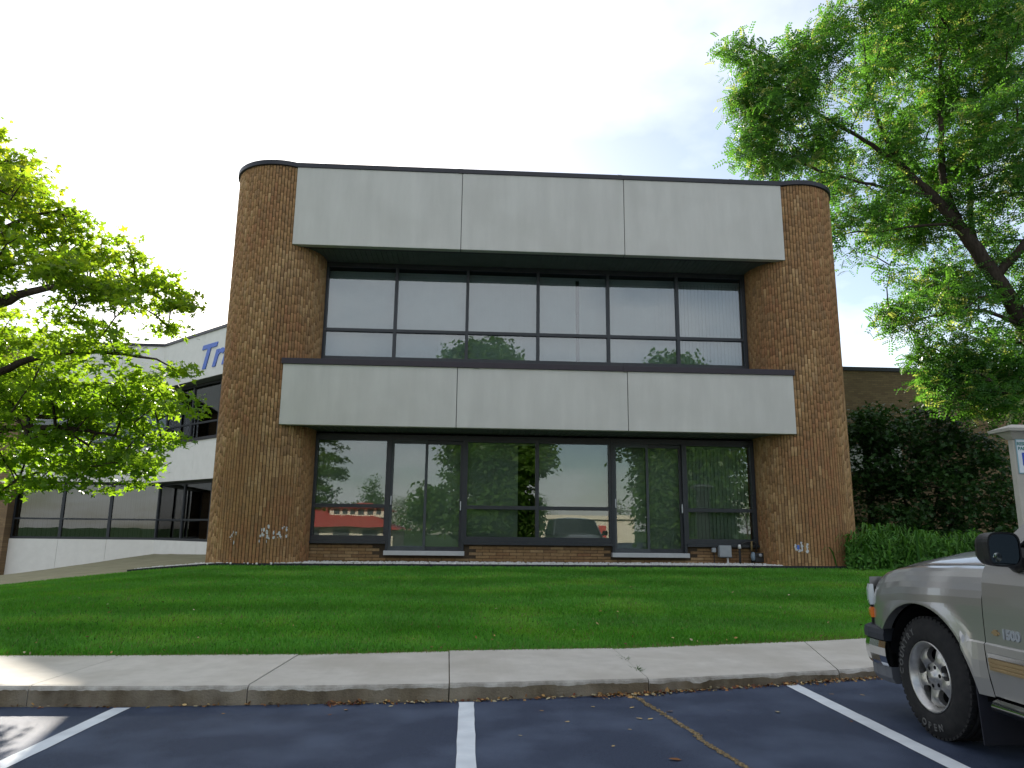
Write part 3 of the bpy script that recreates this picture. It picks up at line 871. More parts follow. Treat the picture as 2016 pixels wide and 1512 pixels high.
def tree(name, base, limbs, lobes, label, cat, ncl, nleaf, proto, size, cols, lm, seed, flat=0.6, droop=0.0, spread=0.42, bark='bark', group=None, yel=None, crown='crown', trunk='trunk', jitter=1.0, twig=0.018, pale=0.0):
    rs = np.random.default_rng(seed); rr = random.Random(seed)
    t = empty(name, base, label, cat, group)
    mb = MB(); nodes = []
    for pts, r0, r1 in limbs:
        pts = [Vector(p) for p in pts]
        fine = []; nseg = 6
        for i in range(len(pts) - 1):
            p0 = pts[max(i - 1, 0)]; p1 = pts[i]; p2 = pts[i + 1]; p3 = pts[min(i + 2, len(pts) - 1)]
            for k in range(nseg):
                u = k / nseg
                q = 0.5 * ((2 * p1) + (-p0 + p2) * u + (2 * p0 - 5 * p1 + 4 * p2 - p3) * u * u + (-p0 + 3 * p1 - 3 * p2 + p3) * u ** 3)
                fine.append(q + Vector((rr.uniform(-1, 1), rr.uniform(-1, 1), rr.uniform(-1, 1))) * 0.015)
        fine.append(pts[-1]); n = len(fine)
        mb.tube(fine, [lerp(r0, r1, i / (n - 1)) * rr.uniform(.95, 1.05) for i in range(n)], n=9)
        nodes += fine[2:]
    # clusters
    L = np.array(lobes); vol = L[:, 3] ** 2.0
    ci = rs.choice(len(L), ncl, p=vol / vol.sum())
    d = rs.normal(size=(ncl, 3)); d /= np.linalg.norm(d, axis=1, keepdims=True)
    rad = rs.uniform(0.25, 1.0, ncl) ** 0.55
    Cn = L[ci, :3] + d * (rad * L[ci, 3])[:, None] * np.array([1, 1, 0.85])
    order = rs.permutation(ncl)
    hubs = order[:max(6, ncl // 6)]
    NP = [tuple(q) for q in nodes]
    def connect(p, r0):
        arr = np.array(NP); dd = np.linalg.norm(arr - p, axis=1) + 0.9 * np.maximum(0, arr[:, 2] - p[2] + 0.15)
        q = Vector(arr[int(np.argmin(dd))]); p = Vector(p); ln = (p - q).length
        k = max(2, int(ln / 0.35)); pts = []
        for i in range(k + 1):
            u = i / k; b = q.lerp(p, u) + Vector((0, 0, 0.10 * ln * math.sin(u * PI)))
            if 0 < i < k: b += Vector((rr.uniform(-1, 1), rr.uniform(-1, 1), rr.uniform(-1, 1))) * 0.05 * ln
            pts.append(b)
        mb.tube(pts, [lerp(r0 * (0.5 + 0.35 * ln), r0 * .3, i / k) for i in range(k + 1)], n=5, caps=False)
        return pts
    for h in hubs: NP += [tuple(q) for q in connect(Cn[h], twig * 1.5)[1:]]
    for h in order[len(hubs):]: NP += [tuple(q) for q in connect(Cn[h], twig)[1:]]
    mb.build(trunk, M[bark], t, smooth=True)
    # leaves
    cc = rs.integers(0, ncl, nleaf)
    off = np.clip(rs.normal(size=(nleaf, 3)), -1.9, 1.9) * np.array([spread, spread, spread * flat])
    P = Cn[cc] + off; P[:, 2] -= droop * np.hypot(off[:, 0], off[:, 1])
    nr = rs.normal(size=(nleaf, 3)) * 0.55 * jitter + np.array([0, 0, 1.0]) + off * np.array([.5, .5, 0])
    Rm = rot_from(nr, rs.uniform(0, 2 * PI, nleaf))
    S = rs.uniform(size[0], size[1], nleaf)
    V, F = scatter(*proto, P, Rm, S)
    c0, c1 = np.array(cols[0]), np.array(cols[1])
    tone = np.clip(rs.normal(.5, .22, ncl)[cc] * .6 + rs.uniform(0, 1, nleaf) * .4, 0, 1)[:, None]
    C = c0 + (c1 - c0) * tone
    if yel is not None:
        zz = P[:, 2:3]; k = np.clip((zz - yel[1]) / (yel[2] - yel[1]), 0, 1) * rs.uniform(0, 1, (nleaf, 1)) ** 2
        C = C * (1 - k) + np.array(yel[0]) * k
    if pale: C = np.where(rs.uniform(0, 1, (nleaf, 1)) < pale, np.array([[.30, .33, .15]]) * rs.uniform(.6, 1.1, (nleaf, 1)), C)
    C = np.repeat(C, len(proto[1]), axis=0)
    np_mesh(crown, V, F, lm, C, parent=t)
    return t

MAP = [(-7.23, 11.27, 6.35, 0.85), (-7.03, 12.12, 6.05, 0.85), (-5.95, 11.64, 5.62, 0.72), (-5.5, 12.29, 5.3, 0.6), (-5.15, 12.35, 5.0, 0.35), (-6.6, 10.78, 4.94, 0.85),
       (-5.7, 10.64, 4.61, 0.72), (-7.89, 12.94, 4.16, 1.02), (-5.95, 11.33, 3.76, 0.81), (-5.2, 11.26, 3.84, 0.5), (-5.6, 13.39, 3.75, 0.5), (-6.96, 11.92, 2.95, 0.94),
       (-6.44, 12.94, 3.0, 0.84), (-6.42, 11.93, 2.35, 0.6), (-5.77, 12.39, 2.3, 0.45), (-4.75, 11.02, 2.3, 0.25), (-7.42, 12.38, 2.15, 0.5),
       (-9, 12, 7.2, 1.6), (-10.5, 12.5, 5.5, 1.8), (-9.0, 10.2, 4.8, 1.4), (-9.4, 13.6, 4.6, 1.5), (-8.6, 11.5, 3.0, 1.1), (-8.0, 11.6, 7.1, .9), (-10.5, 11.5, 3.4, 1.2)]
tb = (-9.1, 12.0, float(lawn_z(-9.1, 12.0)) - 0.05)
MLIMB = [([tb, (-9.12, 12.0, 1.2), (-9.05, 12.05, 2.2), (-9.0, 12.0, 4.0), (-8.9, 12.0, 6.0), (-8.7, 11.9, 7.6)], 0.19, 0.04),
         ([(-9.05, 12.05, 2.0), (-8.2, 11.9, 2.6), (-7.2, 11.8, 2.9), (-6.3, 12.0, 2.95), (-5.6, 12.2, 2.8)], 0.07, 0.015),
         ([(-9.05, 12.0, 2.8), (-8.0, 11.8, 3.5), (-6.9, 11.5, 3.95), (-5.9, 11.3, 4.05), (-5.2, 11.3, 4.0)], 0.075, 0.015),
         ([(-9.0, 12.0, 3.5), (-8.0, 11.4, 4.35), (-7.0, 11.0, 4.75), (-6.1, 10.8, 4.95), (-5.4, 10.7, 4.8)], 0.07, 0.015),
         ([(-8.98, 12.0, 4.2), (-8.0, 12.1, 5.0), (-7.0, 12.2, 5.4), (-6.0, 12.2, 5.5), (-5.2, 12.3, 5.2)], 0.065, 0.012),
         ([(-8.95, 12.0, 5.0), (-8.2, 11.8, 5.9), (-7.4, 11.6, 6.3), (-6.8, 11.6, 6.5)], 0.05, 0.012),
         ([(-9.0, 12.0, 2.6), (-7.9, 12.6, 3.2), (-7.0, 13.0, 3.3), (-6.0, 13.2, 3.6)], 0.06, 0.012),
         ([(-9.0, 12.0, 3.0), (-10.0, 12.3, 4.2), (-10.9, 12.5, 5.4)], 0.07, 0.02)]
def near(p): return tuple(c * 0.845 for c in p[:2]) + (EYE + (p[2] - EYE) * 0.845,)
MAP = [near(q) + (q[3] * 0.86,) for q in MAP]
MAP += [(-4.06, 10.2, 3.12, .34), (-4.2, 10.1, 3.42, .28), (-4.4, 10.3, 2.75, .4), (-4.6, 10.2, 2.3, .36), (-4.72, 10.4, 3.1, .4), (-4.25, 10.0, 2.25, .22), (-5.2, 10.2, 2.5, .5), (-5.4, 10.3, 3.05, .45)]
MLIMB = [([near(q) for q in l_[0]], l_[1], l_[2]) for l_ in MLIMB]
tb = near(tb)[:2] + (float(lawn_z(*near(tb)[:2])) - .05,); MLIMB[0][0][0] = tb
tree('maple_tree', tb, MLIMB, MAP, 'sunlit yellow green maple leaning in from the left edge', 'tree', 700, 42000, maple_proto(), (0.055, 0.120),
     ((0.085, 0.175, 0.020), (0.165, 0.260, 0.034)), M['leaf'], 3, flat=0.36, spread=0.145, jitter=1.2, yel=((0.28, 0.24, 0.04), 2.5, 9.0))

LOC = [(7.5, 18.2, 15.0, .55), (7.9, 18.3, 13.9, .65), (7.9, 18.4, 12.4, .6), (8.6, 18.0, 14.8, .9), (8.3, 18.0, 13.6, 1.3), (8.9, 18.6, 12.7, 1.3), (10.5, 17.58, 15.01, 1.8), (11.0, 18.33, 12.66, 1.55), (13.58, 18.4, 15.45, 2.2), (14.6, 16.9, 14.8, 1.8), (13.9, 16.8, 11.7, 1.7),
       (13.57, 19.08, 12.72, 1.6), (10.2, 18.2, 9.85, 0.8), (10.6, 17.9, 8.8, 0.85), (12.92, 19.59, 10.83, 1.2), (11.6, 18.1, 6.95, 1.0), (13.26, 19.08, 8.44, 1.05), (13.38, 17.92, 6.22, 1.2),
       (14.1, 18.45, 10.35, 1.4), (12.6, 17.4, 5.2, 0.8), (15.2, 18.43, 8.57, 1.4), (8.5, 19.2, 12.2, 0.75), (16.5, 18, 13, 2.2), (17, 18, 10, 1.8), (12.4, 17.6, 17.0, 1.8), (15.2, 18.5, 17.2, 2.0),
       (9.8, 18.4, 11.0, .9), (14.2, 17.3, 5.3, 1.0), (15.3, 17.4, 6.2, 1.3), (13.3, 17.2, 4.9, .8), (12.2, 17.8, 6.0, .9), (14.6, 17.5, 7.4, 1.1), (13.0, 17.6, 7.6, .9), (11.0, 17.9, 10.6, .8)]
lb = (15.6, 18.0, float(lawn_z(15.6, 15.2)) - 0.1)
LLIMB = [([lb, (15.55, 18.0, 2.5), (15.3, 18.0, 4.8), (14.75, 18.0, 6.95), (14.1, 18.0, 8.3), (13.3, 18.0, 9.65)], 0.30, 0.17),
         ([(13.3, 18.0, 9.65), (12.6, 18.0, 10.6), (12.0, 18.05, 11.3), (11.4, 18.1, 12.6), (11.0, 18.0, 14.2)], 0.16, 0.04),
         ([(13.3, 18.0, 9.65), (13.1, 18.2, 11.2), (13.3, 18.3, 13.2), (13.5, 18.3, 15.2)], 0.13, 0.04),
         ([(12.6, 18.0, 10.6), (11.5, 18.0, 10.75), (10.6, 18.1, 11.0), (9.6, 18.2, 11.3)], 0.07, 0.02),
         ([(11.9, 18.0, 11.4), (10.8, 18.0, 12.2), (9.6, 18.1, 13.0), (8.5, 18.1, 13.6)], 0.075, 0.02),
         ([(14.1, 18.0, 8.3), (15.2, 17.8, 9.6), (16.2, 17.8, 11.5), (16.5, 17.8, 13.4)], 0.13, 0.04),
         ([(14.6, 18.0, 7.3), (14.2, 18.7, 9.5), (14.3, 18.7, 11.5), (14.6, 18.2, 14.0)], 0.12, 0.03),
         ([(14.75, 18.0, 6.9), (13.6, 17.9, 7.3), (12.6, 18.0, 7.2), (11.4, 18.1, 7.0)], 0.06, 0.015),
         ([(14.9, 18.0, 6.3), (14.2, 17.7, 6.4), (13.4, 17.7, 6.2), (12.6, 17.5, 5.6)], 0.05, 0.015),
         ([(13.2, 18.0, 9.8), (12.0, 18.0, 9.7), (10.9, 18.1, 9.5)], 0.05, 0.015)]
tree('locust_tree', lb, LLIMB, LOC, 'tall feathery locust tree overhanging from the right behind the building corner', 'tree', 760, 37000, locust_proto(), (0.20, 0.38),
     ((0.040, 0.120, 0.030), (0.100, 0.215, 0.050)), M['leaf2'], 5, flat=0.75, droop=0.7, spread=0.23, jitter=1.2, twig=0.022, pale=0.10)

UND = [(10.96, 18.58, 4.2, 0.8), (12.54, 19.07, 4.3, 0.96), (11.56, 18.79, 3.46, 1.15), (13.22, 19.17, 3.53, 1.1), (11.02, 19.2, 2.67, 0.8), (12.11, 18.3, 2.51, 1.0), (13.34, 18.22, 3.0, 0.75), (10.5, 18.7, 4.3, 0.5), (10.9, 18.6, 1.7, .8), (12.0, 18.5, 1.6, .8), (13.2, 18.5, 1.9, .8), (10.2, 18.9, 2.6, .6), (10.3, 18.9, 3.5, .6)]
ub = (11.9, 19.0, 0.7)
ULIMB = [([ub, (11.7, 18.9, 1.6), (11.4, 18.8, 2.6), (11.1, 18.7, 3.9)], 0.05, 0.015), ([ub, (12.2, 18.9, 1.7), (12.6, 19.0, 2.8), (12.7, 19.0, 4.2)], 0.05, 0.015), ([ub, (12.6, 18.8, 1.6), (13.2, 18.7, 2.6), (13.4, 18.8, 3.4)], 0.045, 0.012)]
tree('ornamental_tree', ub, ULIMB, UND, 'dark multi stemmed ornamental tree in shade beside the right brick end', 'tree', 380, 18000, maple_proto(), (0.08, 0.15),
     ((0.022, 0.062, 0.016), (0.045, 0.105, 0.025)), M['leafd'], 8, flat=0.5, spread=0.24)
U2 = [(14.3, 19.3, 2.2, 0.8), (15.2, 19.5, 2.8, .9), (14.9, 19.0, 1.7, .7), (16.4, 19.5, 2.4, 1.0)]
ub2 = (15.0, 19.4, 0.72)
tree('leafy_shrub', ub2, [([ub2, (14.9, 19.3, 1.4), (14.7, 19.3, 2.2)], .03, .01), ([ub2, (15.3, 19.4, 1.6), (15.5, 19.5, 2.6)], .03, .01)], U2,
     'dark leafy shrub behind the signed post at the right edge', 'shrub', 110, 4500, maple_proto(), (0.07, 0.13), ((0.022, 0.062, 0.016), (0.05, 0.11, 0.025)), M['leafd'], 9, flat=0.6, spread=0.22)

# strap-leaved clumps at the foot of the right brick end
def clump(x, y, h, rad, n, label, seed):
    rs = np.random.default_rng(seed)
    z0 = float(lawn_z(x, y)) - 0.05
    k = 6; a = rs.uniform(0, 2 * PI, n); bx = x + rs.normal(0, rad * .45, n); by = y + rs.normal(0, rad * .35, n)
    hh = h * rs.uniform(.35, 1.08, n); reach = rad * rs.uniform(.35, 1.35, n); wd = rs.uniform(.010, .024, n)
    V = np.empty((n, k, 2, 3)); 
    for i in range(k):
        t = i / (k - 1)
        px = bx + np.cos(a) * reach * t ** 1.6; py = by + np.sin(a) * reach * t ** 1.6
        pz = z0 + hh * np.sin(np.minimum(t * 2.25, 2.25))
        ww = wd * (1 - t ** 3) + .001
        V[:, i, 0] = np.stack([px - np.sin(a) * ww, py + np.cos(a) * ww, pz], 1)
        V[:, i, 1] = np.stack([px + np.sin(a) * ww, py - np.cos(a) * ww, pz], 1)
    F = []
    base = (np.arange(n) * k * 2)[:, None]
    for i in range(k - 1):
        F.append(np.concatenate([base + i * 2, base + i * 2 + 1, base + i * 2 + 3, base + i * 2 + 2], 1))
    F = np.concatenate(F, 0)
    c = np.array([0.035, 0.115, 0.018]) + (np.array([0.13, 0.30, 0.045]) - np.array([0.035, 0.115, 0.018])) * rs.uniform(0, 1, (n, 1))
    C = np.tile(c, (k - 1, 1))
    V = V.reshape(-1, 3)
    nl = 1500; th = rs.uniform(0, 2 * PI, nl); ph = np.arccos(rs.uniform(0.0, 1, nl)); q = rs.uniform(.55, 1.02, nl)
    ux = np.stack([np.sin(ph) * np.cos(th), np.sin(ph) * np.sin(th), np.cos(ph)], 1)
    bump_ = 1 + .22 * np.sin(th * 3 + seed) * np.sin(ph * 4 + seed)
    LP = np.array([x, y, z0 + .05]) + ux * (q * bump_)[:, None] * np.array([rad * 1.05, rad * .9, h * .93])
    PV, PF = oval_proto(); PV = PV * np.array([.62, 1, 1])
    LV, LF = scatter(PV, PF, LP, rot_from(ux * .8 + rs.normal(0, .6, (nl, 3)) + np.array([0, -.2, .5]), rs.uniform(0, 6.3, nl)), rs.uniform(.06, .13, nl))
    lc = np.array([0.045, 0.15, 0.022]) + np.array([0.085, 0.17, 0.025]) * rs.uniform(0, 1, (nl, 1))
    F = np.concatenate([F, LF + len(V)]); V = np.concatenate([V, LV]); C = np.concatenate([C, np.repeat(lc, len(PF), axis=0)])
    return np_mesh('leafy_clump', V, F, M['grass'], C, label=label, cat='plant', group='leafy green clumps by the right brick end')
for i, (x, y, h, r_, l) in enumerate([(8.35, 15.25, .78, .48, 'tall leafy green clump against the right brick end, leftmost of its row'),
        (8.95, 15.35, .66, .5, 'leafy green clump second from the right brick end'), (9.55, 15.3, .80, .48, 'leafy green clump third from the right brick end'),
        (10.15, 15.45, .62, .5, 'leafy green clump fourth from the right brick end'), (10.8, 15.5, .76, .5, 'leafy green clump fifth from the right brick end'),
        (11.5, 15.6, .66, .5, 'leafy green clump just left of the car mirror in the picture'), (9.2, 16.1, .95, .5, 'taller leafy green clump in the back row nearest the brick end'),
        (10.4, 16.3, .8, .55, 'leafy green clump in the back row above the car bonnet')]):
    clump(x, y, h, r_, 200, l, 100 + i)

# ------------------------------------------------------------------ pebble bed, edging, bits along the base
def pebbles():
    rs = np.random.default_rng(21)
    bm = bmesh.new(); bmesh.ops.create_icosphere(bm, subdivisions=1, radius=1)
    PV = np.array([v.co[:] for v in bm.verts]); PF = np.array([[v.index for v in f.verts] for f in bm.faces]); bm.free()
    P = []
    while len(P) < 2600:
        x = rs.uniform(-6.6, 6.6); 
        y = rs.uniform(15.18, 16.4)
        if x < -3.4:
            d = math.hypot(x + 4.47, y - 16.34)
            if not (1.06 < d < 1.06 + 0.30): 
                if not (x < -5.5 and y > 15.35 and y < 15.9): continue
            if y < 15.20: continue
        elif not (15.22 < y < 16.4): continue
        P.append((x, y, float(lawn_z(x, 15.25)) + 0.035))
    P = np.array(P); n = len(P)
    V, F = scatter(PV, PF, P, rot_from(rs.normal(size=(n, 3)), rs.uniform(0, 6, n)), rs.uniform(.012, .03, n))
    np_mesh('pebble_bed', V, F, M['pebble'], label='pale pebbles in the narrow bed along the foot of the building', cat='pebbles', kind='stuff')
pebbles()
mb = MB()
for a in np.linspace(-6.7, 8.4, 61)[:-1]:
    b = a + 15.1 / 60
    za, zb = float(lawn_z(a, 15.25)), float(lawn_z(b, 15.25))
    ya = 15.20 + (0.06 * (abs(a + 5.6) if a < -5.6 else 0)); yb2 = 15.20 + (0.06 * (abs(b + 5.6) if b < -5.6 else 0))
    mb.add([(a, ya, za - .1), (b, yb2, zb - .1), (b, yb2, zb + .045), (a, ya, za + .045), (a, ya + .02, za - .1), (b, yb2 + .02, zb - .1), (b, yb2 + .02, zb + .045), (a, ya + .02, za + .045)],
           [(0, 1, 2, 3), (3, 2, 6, 7), (5, 4, 7, 6)])
mb.build('bed_edging', M['edging'], label='black plastic edging strip between lawn and pebble bed', cat='edging')
mb = MB()
for a, b in zip(np.linspace(-5.6, 8.3, 30)[:-1], np.linspace(-5.6, 8.3, 30)[1:]):
    mb.quad((a, 15.21, float(lawn_z(a, 15.25)) + .03), (b, 15.21, float(lawn_z(b, 15.25)) + .03), (b, 16.6, float(lawn_z(b, 15.25)) + .03), (a, 16.6, float(lawn_z(a, 15.25)) + .03))
mb.build('bed_soil', M['bank'], kind='structure')

# ------------------------------------------------------------------ utility fittings on the base wall
M['greybox'] = mat('grey_painted_steel', (0.27, 0.29, 0.31), (0.32, 0.34, 0.36), 0.5, 0.4)
M['blackpipe'] = mat('black_iron_pipe', (0.015, 0.015, 0.018), (0.03, 0.028, 0.028), 0.55, 0.4)
M['whitepvc'] = mat('white_plastic', (0.6, 0.6, 0.6), (0.68, 0.68, 0.67), 0.5, 0.3)
M['meterblue'] = mat('meter_blue_grey', (0.16, 0.22, 0.28), (0.22, 0.28, 0.34), 0.5, 0.4)
M['tanpipe'] = mat('tan_painted_pipe', (0.16, 0.11, 0.04), (0.2, 0.14, 0.06), 0.5, 0.4)
G0 = float(lawn_z(5.8, 15.25)) - .05
ub = empty('utility_box', (5.72, 16.38, G0), 'pale grey square utility box on the low brick wall', 'box')
mb = MB(); mb.box(5.585, 5.86, 16.30, 16.455, 0.90, 1.155); mb.build('housing', M['greybox'], ub, bevel=.018)
mb = MB(); mb.tube([(5.79, 16.38, G0), (5.79, 16.38, 0.90)], 0.022); mb.build('conduit', M['whitepvc'], ub, smooth=True)
mb = MB(); mb.box(5.575, 5.87, 16.292, 16.299, 0.89, 0.905); mb.build('lid_lip', M['sash'], ub)
sb = empty('junction_box', (5.49, 16.42, G0), 'tiny grey junction box left of the square utility box', 'box')
mb = MB(); mb.box(5.445, 5.535, 16.37, 16.46, 1.00, 1.10); mb.build('housing', M['greybox'], sb, bevel=.012)
mb = MB(); mb.tube([(5.50, 16.43, G0), (5.50, 16.43, 1.0)], 0.009); mb.build('conduit', M['blackpipe'], sb, smooth=True)
mb = MB(); mb.tube([(5.47, 16.43, 1.1), (5.46, 16.43, 1.14)], 0.006); mb.build('cable_stub', M['blackpipe'], sb)
sp = empty('standpipe', (6.05, 16.33, G0), 'short black standpipe with a white cap beside the utility box', 'pipe')
mb = MB(); mb.tube([(6.05, 16.33, G0), (6.05, 16.33, 1.09)], 0.027); mb.tube([(6.05, 16.33, 1.0), (6.05, 16.33, 1.03)], 0.036); mb.build('pipe', M['blackpipe'], sp, smooth=False)
mb = MB(); mb.lathe([(0.0, .09), (.022, .085), (.034, .06), (.036, .0), (.0, -.005)], Matrix.Translation((6.05, 16.33, 1.09)), 14); mb.build('cap', M['whitepvc'], sp, smooth=True)
gm = empty('gas_meter', (6.4, 16.33, G0), 'gas meter with bent pipes in the corner by the right brick end', 'meter')
mb = MB(); mb.tube([(6.08, 16.36, 1.13), (6.13, 16.36, 1.2), (6.25, 16.36, 1.235), (6.40, 16.36, 1.235), (6.44, 16.36, 1.2), (6.44, 16.36, 1.02)], 0.022); mb.tube([(6.33, 16.36, G0), (6.33, 16.36, 1.24)], 0.02)
mb.build('pipe', M['blackpipe'], gm, smooth=True)
mb = MB(); mb.tube([(6.33, 16.335, 1.03), (6.33, 16.335, 1.25)], 0.023); mb.build('riser', M['tanpipe'], gm, smooth=True)
mb = MB(); mb.box(6.36, 6.56, 16.22, 16.40, .80, 1.0); mb.box(6.40, 6.52, 16.20, 16.23, .90, .97); mb.build('body', M['blackpipe'], gm, bevel=.03)
mb = MB(); mb.lathe([(0, .03), (.04, .025), (.05, 0), (.05, -.05)], Matrix.Translation((6.34, 16.27, .92)) @ Matrix.Rotation(R(90), 4, 'X') @ Matrix.Scale(2.0, 4, (0, 1, 0)), 14); mb.build('regulator', M['meterblue'], gm, smooth=True)
mb = MB(); mb.lathe([(0, .02), (.035, .018), (.04, 0)], Matrix.Translation((6.47, 16.21, .95)) @ Matrix.Rotation(R(90), 4, 'X'), 14); mb.build('dial', M['greybox'], gm, smooth=True)
# flaking white paint dabs low on both brick ends
M['dab'] = mat('white_paint_dab', (0.50, 0.50, 0.50), (0.62, 0.62, 0.62), 0.8, 0.2)
def dabs(side, a0, a1, z0, z1, n, seed, label):
    rr = random.Random(seed); mb = MB(); cx, cy = PC[side]; sg = 1 if side == 0 else -1
    for k in range(n):
        a = R(rr.uniform(a0, a1)); z = rr.gauss((z0 + z1) / 2, (z1 - z0) / 4); rw_, rh = rr.uniform(.008, .03), rr.uniform(.01, .05); r = 1.0475 + k * 1e-5
        m = 7; vs = []
        for q in range(m):
            t = 2 * PI * q / m; f = rr.uniform(.5, 1.1); aa = a + math.cos(t) * rw_ * f / RP
            vs.append((cx + sg * r * math.sin(aa), cy - r * math.cos(aa), z + math.sin(t) * rh * f))
        mb.add(vs, [tuple(range(m))])
    mb.build('paint_dabs', M['dab'], label=label, cat='paint marks', kind='stuff')
dabs(0, 14, 46, 1.18, 1.45, 46, 1, 'flaking white paint marks low on the left brick end')
dabs(0, -18, -8, 1.1, 1.35, 10, 4, 'faint white specks low on the left brick end')
dabs(1, 22, 37, 1.00, 1.22, 26, 2, 'flaking white paint marks low on the right brick end')
# sticker on the brick end
mb = MB()
a_ = R(-33); xx = PC[1][0] + 1.048 * math.sin(a_); yy = PC[1][1] - 1.048 * math.cos(a_)
mb.box(-.025, .025, -.003, .001, 1.10, 1.19, M=Matrix.Translation((xx, yy, 0)) @ Matrix.Rotation(a_, 4, 'Z'))
mb.build('blue_marker', M['signblue'], label='small blue marker stuck on the right brick end', cat='marker')

# ------------------------------------------------------------------ square post with accessible parking sign
po = empty('sign_post', (7.52, 9.9, 0.15), 'pale slab like post with a flared cap and parking sign at right edge', 'post')
M['postc'] = mat('cream_post', (0.40, 0.375, 0.33), (0.47, 0.44, 0.39), 0.85, 0.2, scale=5, bump=0.15, bscale=90)
px0, px1, py0, py1 = 7.40, 7.80, 9.5, 9.60
mb = MB(); mb.box(px0, px1, py0, py1, 0.1, 2.72); mb.build('shaft', M['postc'], po, bevel=.012)
mb = MB()
for (z, e) in (): pass
def frustum(mb, e0, z0, e1, z1):
    a = [(px0 - e0, py0 - e0, z0), (px1 + e0, py0 - e0, z0), (px1 + e0, py1 + e0, z0), (px0 - e0, py1 + e0, z0)]
    b = [(px0 - e1, py0 - e1, z1), (px1 + e1, py0 - e1, z1), (px1 + e1, py1 + e1, z1), (px0 - e1, py1 + e1, z1)]
    mb.add(a + b, [(0, 3, 2, 1), (4, 5, 6, 7), (0, 1, 5, 4), (1, 2, 6, 5), (2, 3, 7, 6), (3, 0, 4, 7)])
frustum(mb, .004, 2.722, .09, 2.82); frustum(mb, .15, 2.822, .16, 2.86); frustum(mb, .15, 2.861, -.03, 2.93)
mb.build('cap', M['postc'], po)
M['signwhite'] = mat('sign_white', (0.62, 0.66, 0.70), (0.66, 0.70, 0.74), 0.45, 0.4)
M['signteal'] = mat('sign_teal', (0.03, 0.17, 0.16), (0.04, 0.20, 0.18), 0.45, 0.4)
M['signborder'] = mat('sign_border', (0.22, 0.38, 0.44), (0.26, 0.42, 0.48), 0.45, 0.4)
M['signicon'] = mat('sign_icon_blue', (0.02, 0.06, 0.40), (0.03, 0.08, 0.46), 0.45, 0.4)
sx0, sx1, sz0, sz1 = 7.425, 7.73, 2.255, 2.725
mb = MB(); mb.box(sx0, sx1, py0 - .012, py0 - .004, sz0, sz1); sg_ = mb.build('sign_plate', M['signborder'], po, bevel=.003)
mb = MB(); mb.box(sx0 + .012, sx1 - .012, py0 - .0145, py0 - .0125, sz0 + .012, sz1 - .012); mb.build('sign_face', M['signwhite'], sg_)
def ft(y): return Matrix(((1, 0, 0, 0), (0, 0, 1, y), (0, 1, 0, 0), (0, 0, 0, 1)))
def flat_text(name, body, size, x, z, m, parent, y):
    return text_obj(name, body, size, Matrix(((1, 0, 0, x), (0, 0, -1, y), (0, 1, 0, z), (0, 0, 0, 1))), m, parent, extrude=.0008, align='CENTER', offset=.002)
cxs = (sx0 + sx1) / 2
flat_text('sign_lettering', 'RESERVED', .062, cxs, sz1 - .085, M['signteal'], sg_, py0 - .0165)
flat_text('sign_lettering', 'PARKING', .062, cxs, sz1 - .150, M['signteal'], sg_, py0 - .0165)
mb = MB(); mb.box(cxs - .085, cxs + .085, py0 - .0165, py0 - .0147, sz1 - .36, sz1 - .185); ic = mb.build('icon_square', M['signicon'], sg_)
mb = MB(); yi = py0 - .0185
def ring2(mb, cx, cz, r0, r1, a0, a1, n=20):
    for i in range(n):
        a, b = R(lerp(a0, a1, i / n)), R(lerp(a0, a1, (i + 1) / n))
        mb.quad((cx + r0 * math.cos(a), yi, cz + r0 * math.sin(a)), (cx + r1 * math.cos(a), yi, cz + r1 * math.sin(a)), (cx + r1 * math.cos(b), yi, cz + r1 * math.sin(b)), (cx + r0 * math.cos(b), yi, cz + r0 * math.sin(b)))
czi = sz1 - .295
ring2(mb, cxs - .008, czi - .01, .030, .042, 110, 360)
ring2(mb, cxs - .020, czi + .082, 0, .013, 0, 360)
mb.box(cxs - .028, cxs - .012, yi, yi + .0015, czi + .0, czi + .066); mb.box(cxs - .012, cxs + .026, yi, yi + .0015, czi + .030, czi + .042)
mb.box(cxs - .012, cxs + .036, yi, yi + .0015, czi + .0, czi + .012); mb.box(cxs + .024, cxs + .036, yi, yi + .0015, czi - .042, czi + .0)
mb.build('wheelchair_symbol', M['signwhite'], sg_)

# ------------------------------------------------------------------ parked sport utility vehicle, nose towards the kerb
def carpaint(name, c, rough=0.38, metal=0.55):
    m = mat(name, c, tuple(v * 1.06 for v in c), rough, 0.5, metal=metal, scale=260, detail=1, coat=0.9)
    return m
M['pewter'] = carpaint('pewter_paint', (0.305, 0.30, 0.292), 0.30, 0.55)
M['pewterlow'] = carpaint('pewter_lower_paint', (0.33, 0.318, 0.295), 0.42, 0.4)
M['chrome'] = mat('chrome', (0.62, 0.63, 0.65), (0.66, 0.67, 0.69), 0.12, 0.5, metal=1.0)
M['bumpergrey'] = mat('bumper_pad_grey', (0.03, 0.033, 0.042), (0.04, 0.043, 0.052), 0.6, 0.3)
M['valence'] = mat('valence_grey', (0.11, 0.115, 0.13), (0.13, 0.135, 0.15), 0.5, 0.35)
M['rubber'] = mat('tyre_rubber', (0.016, 0.016, 0.017), (0.026, 0.025, 0.025), 0.8, 0.2, scale=20)
M['whiteletter'] = mat('tyre_white_letter', (0.05, 0.05, 0.049), (0.15, 0.15, 0.145), 0.8, 0.2, scale=60)
M['alloy'] = mat('dull_alloy', (0.38, 0.37, 0.36), (0.48, 0.47, 0.45), 0.34, 0.5, metal=0.85, scale=30)
M['dark'] = mat('wheel_well_black', (0.006, 0.006, 0.007), (0.01, 0.01, 0.011), 0.9, 0.1)
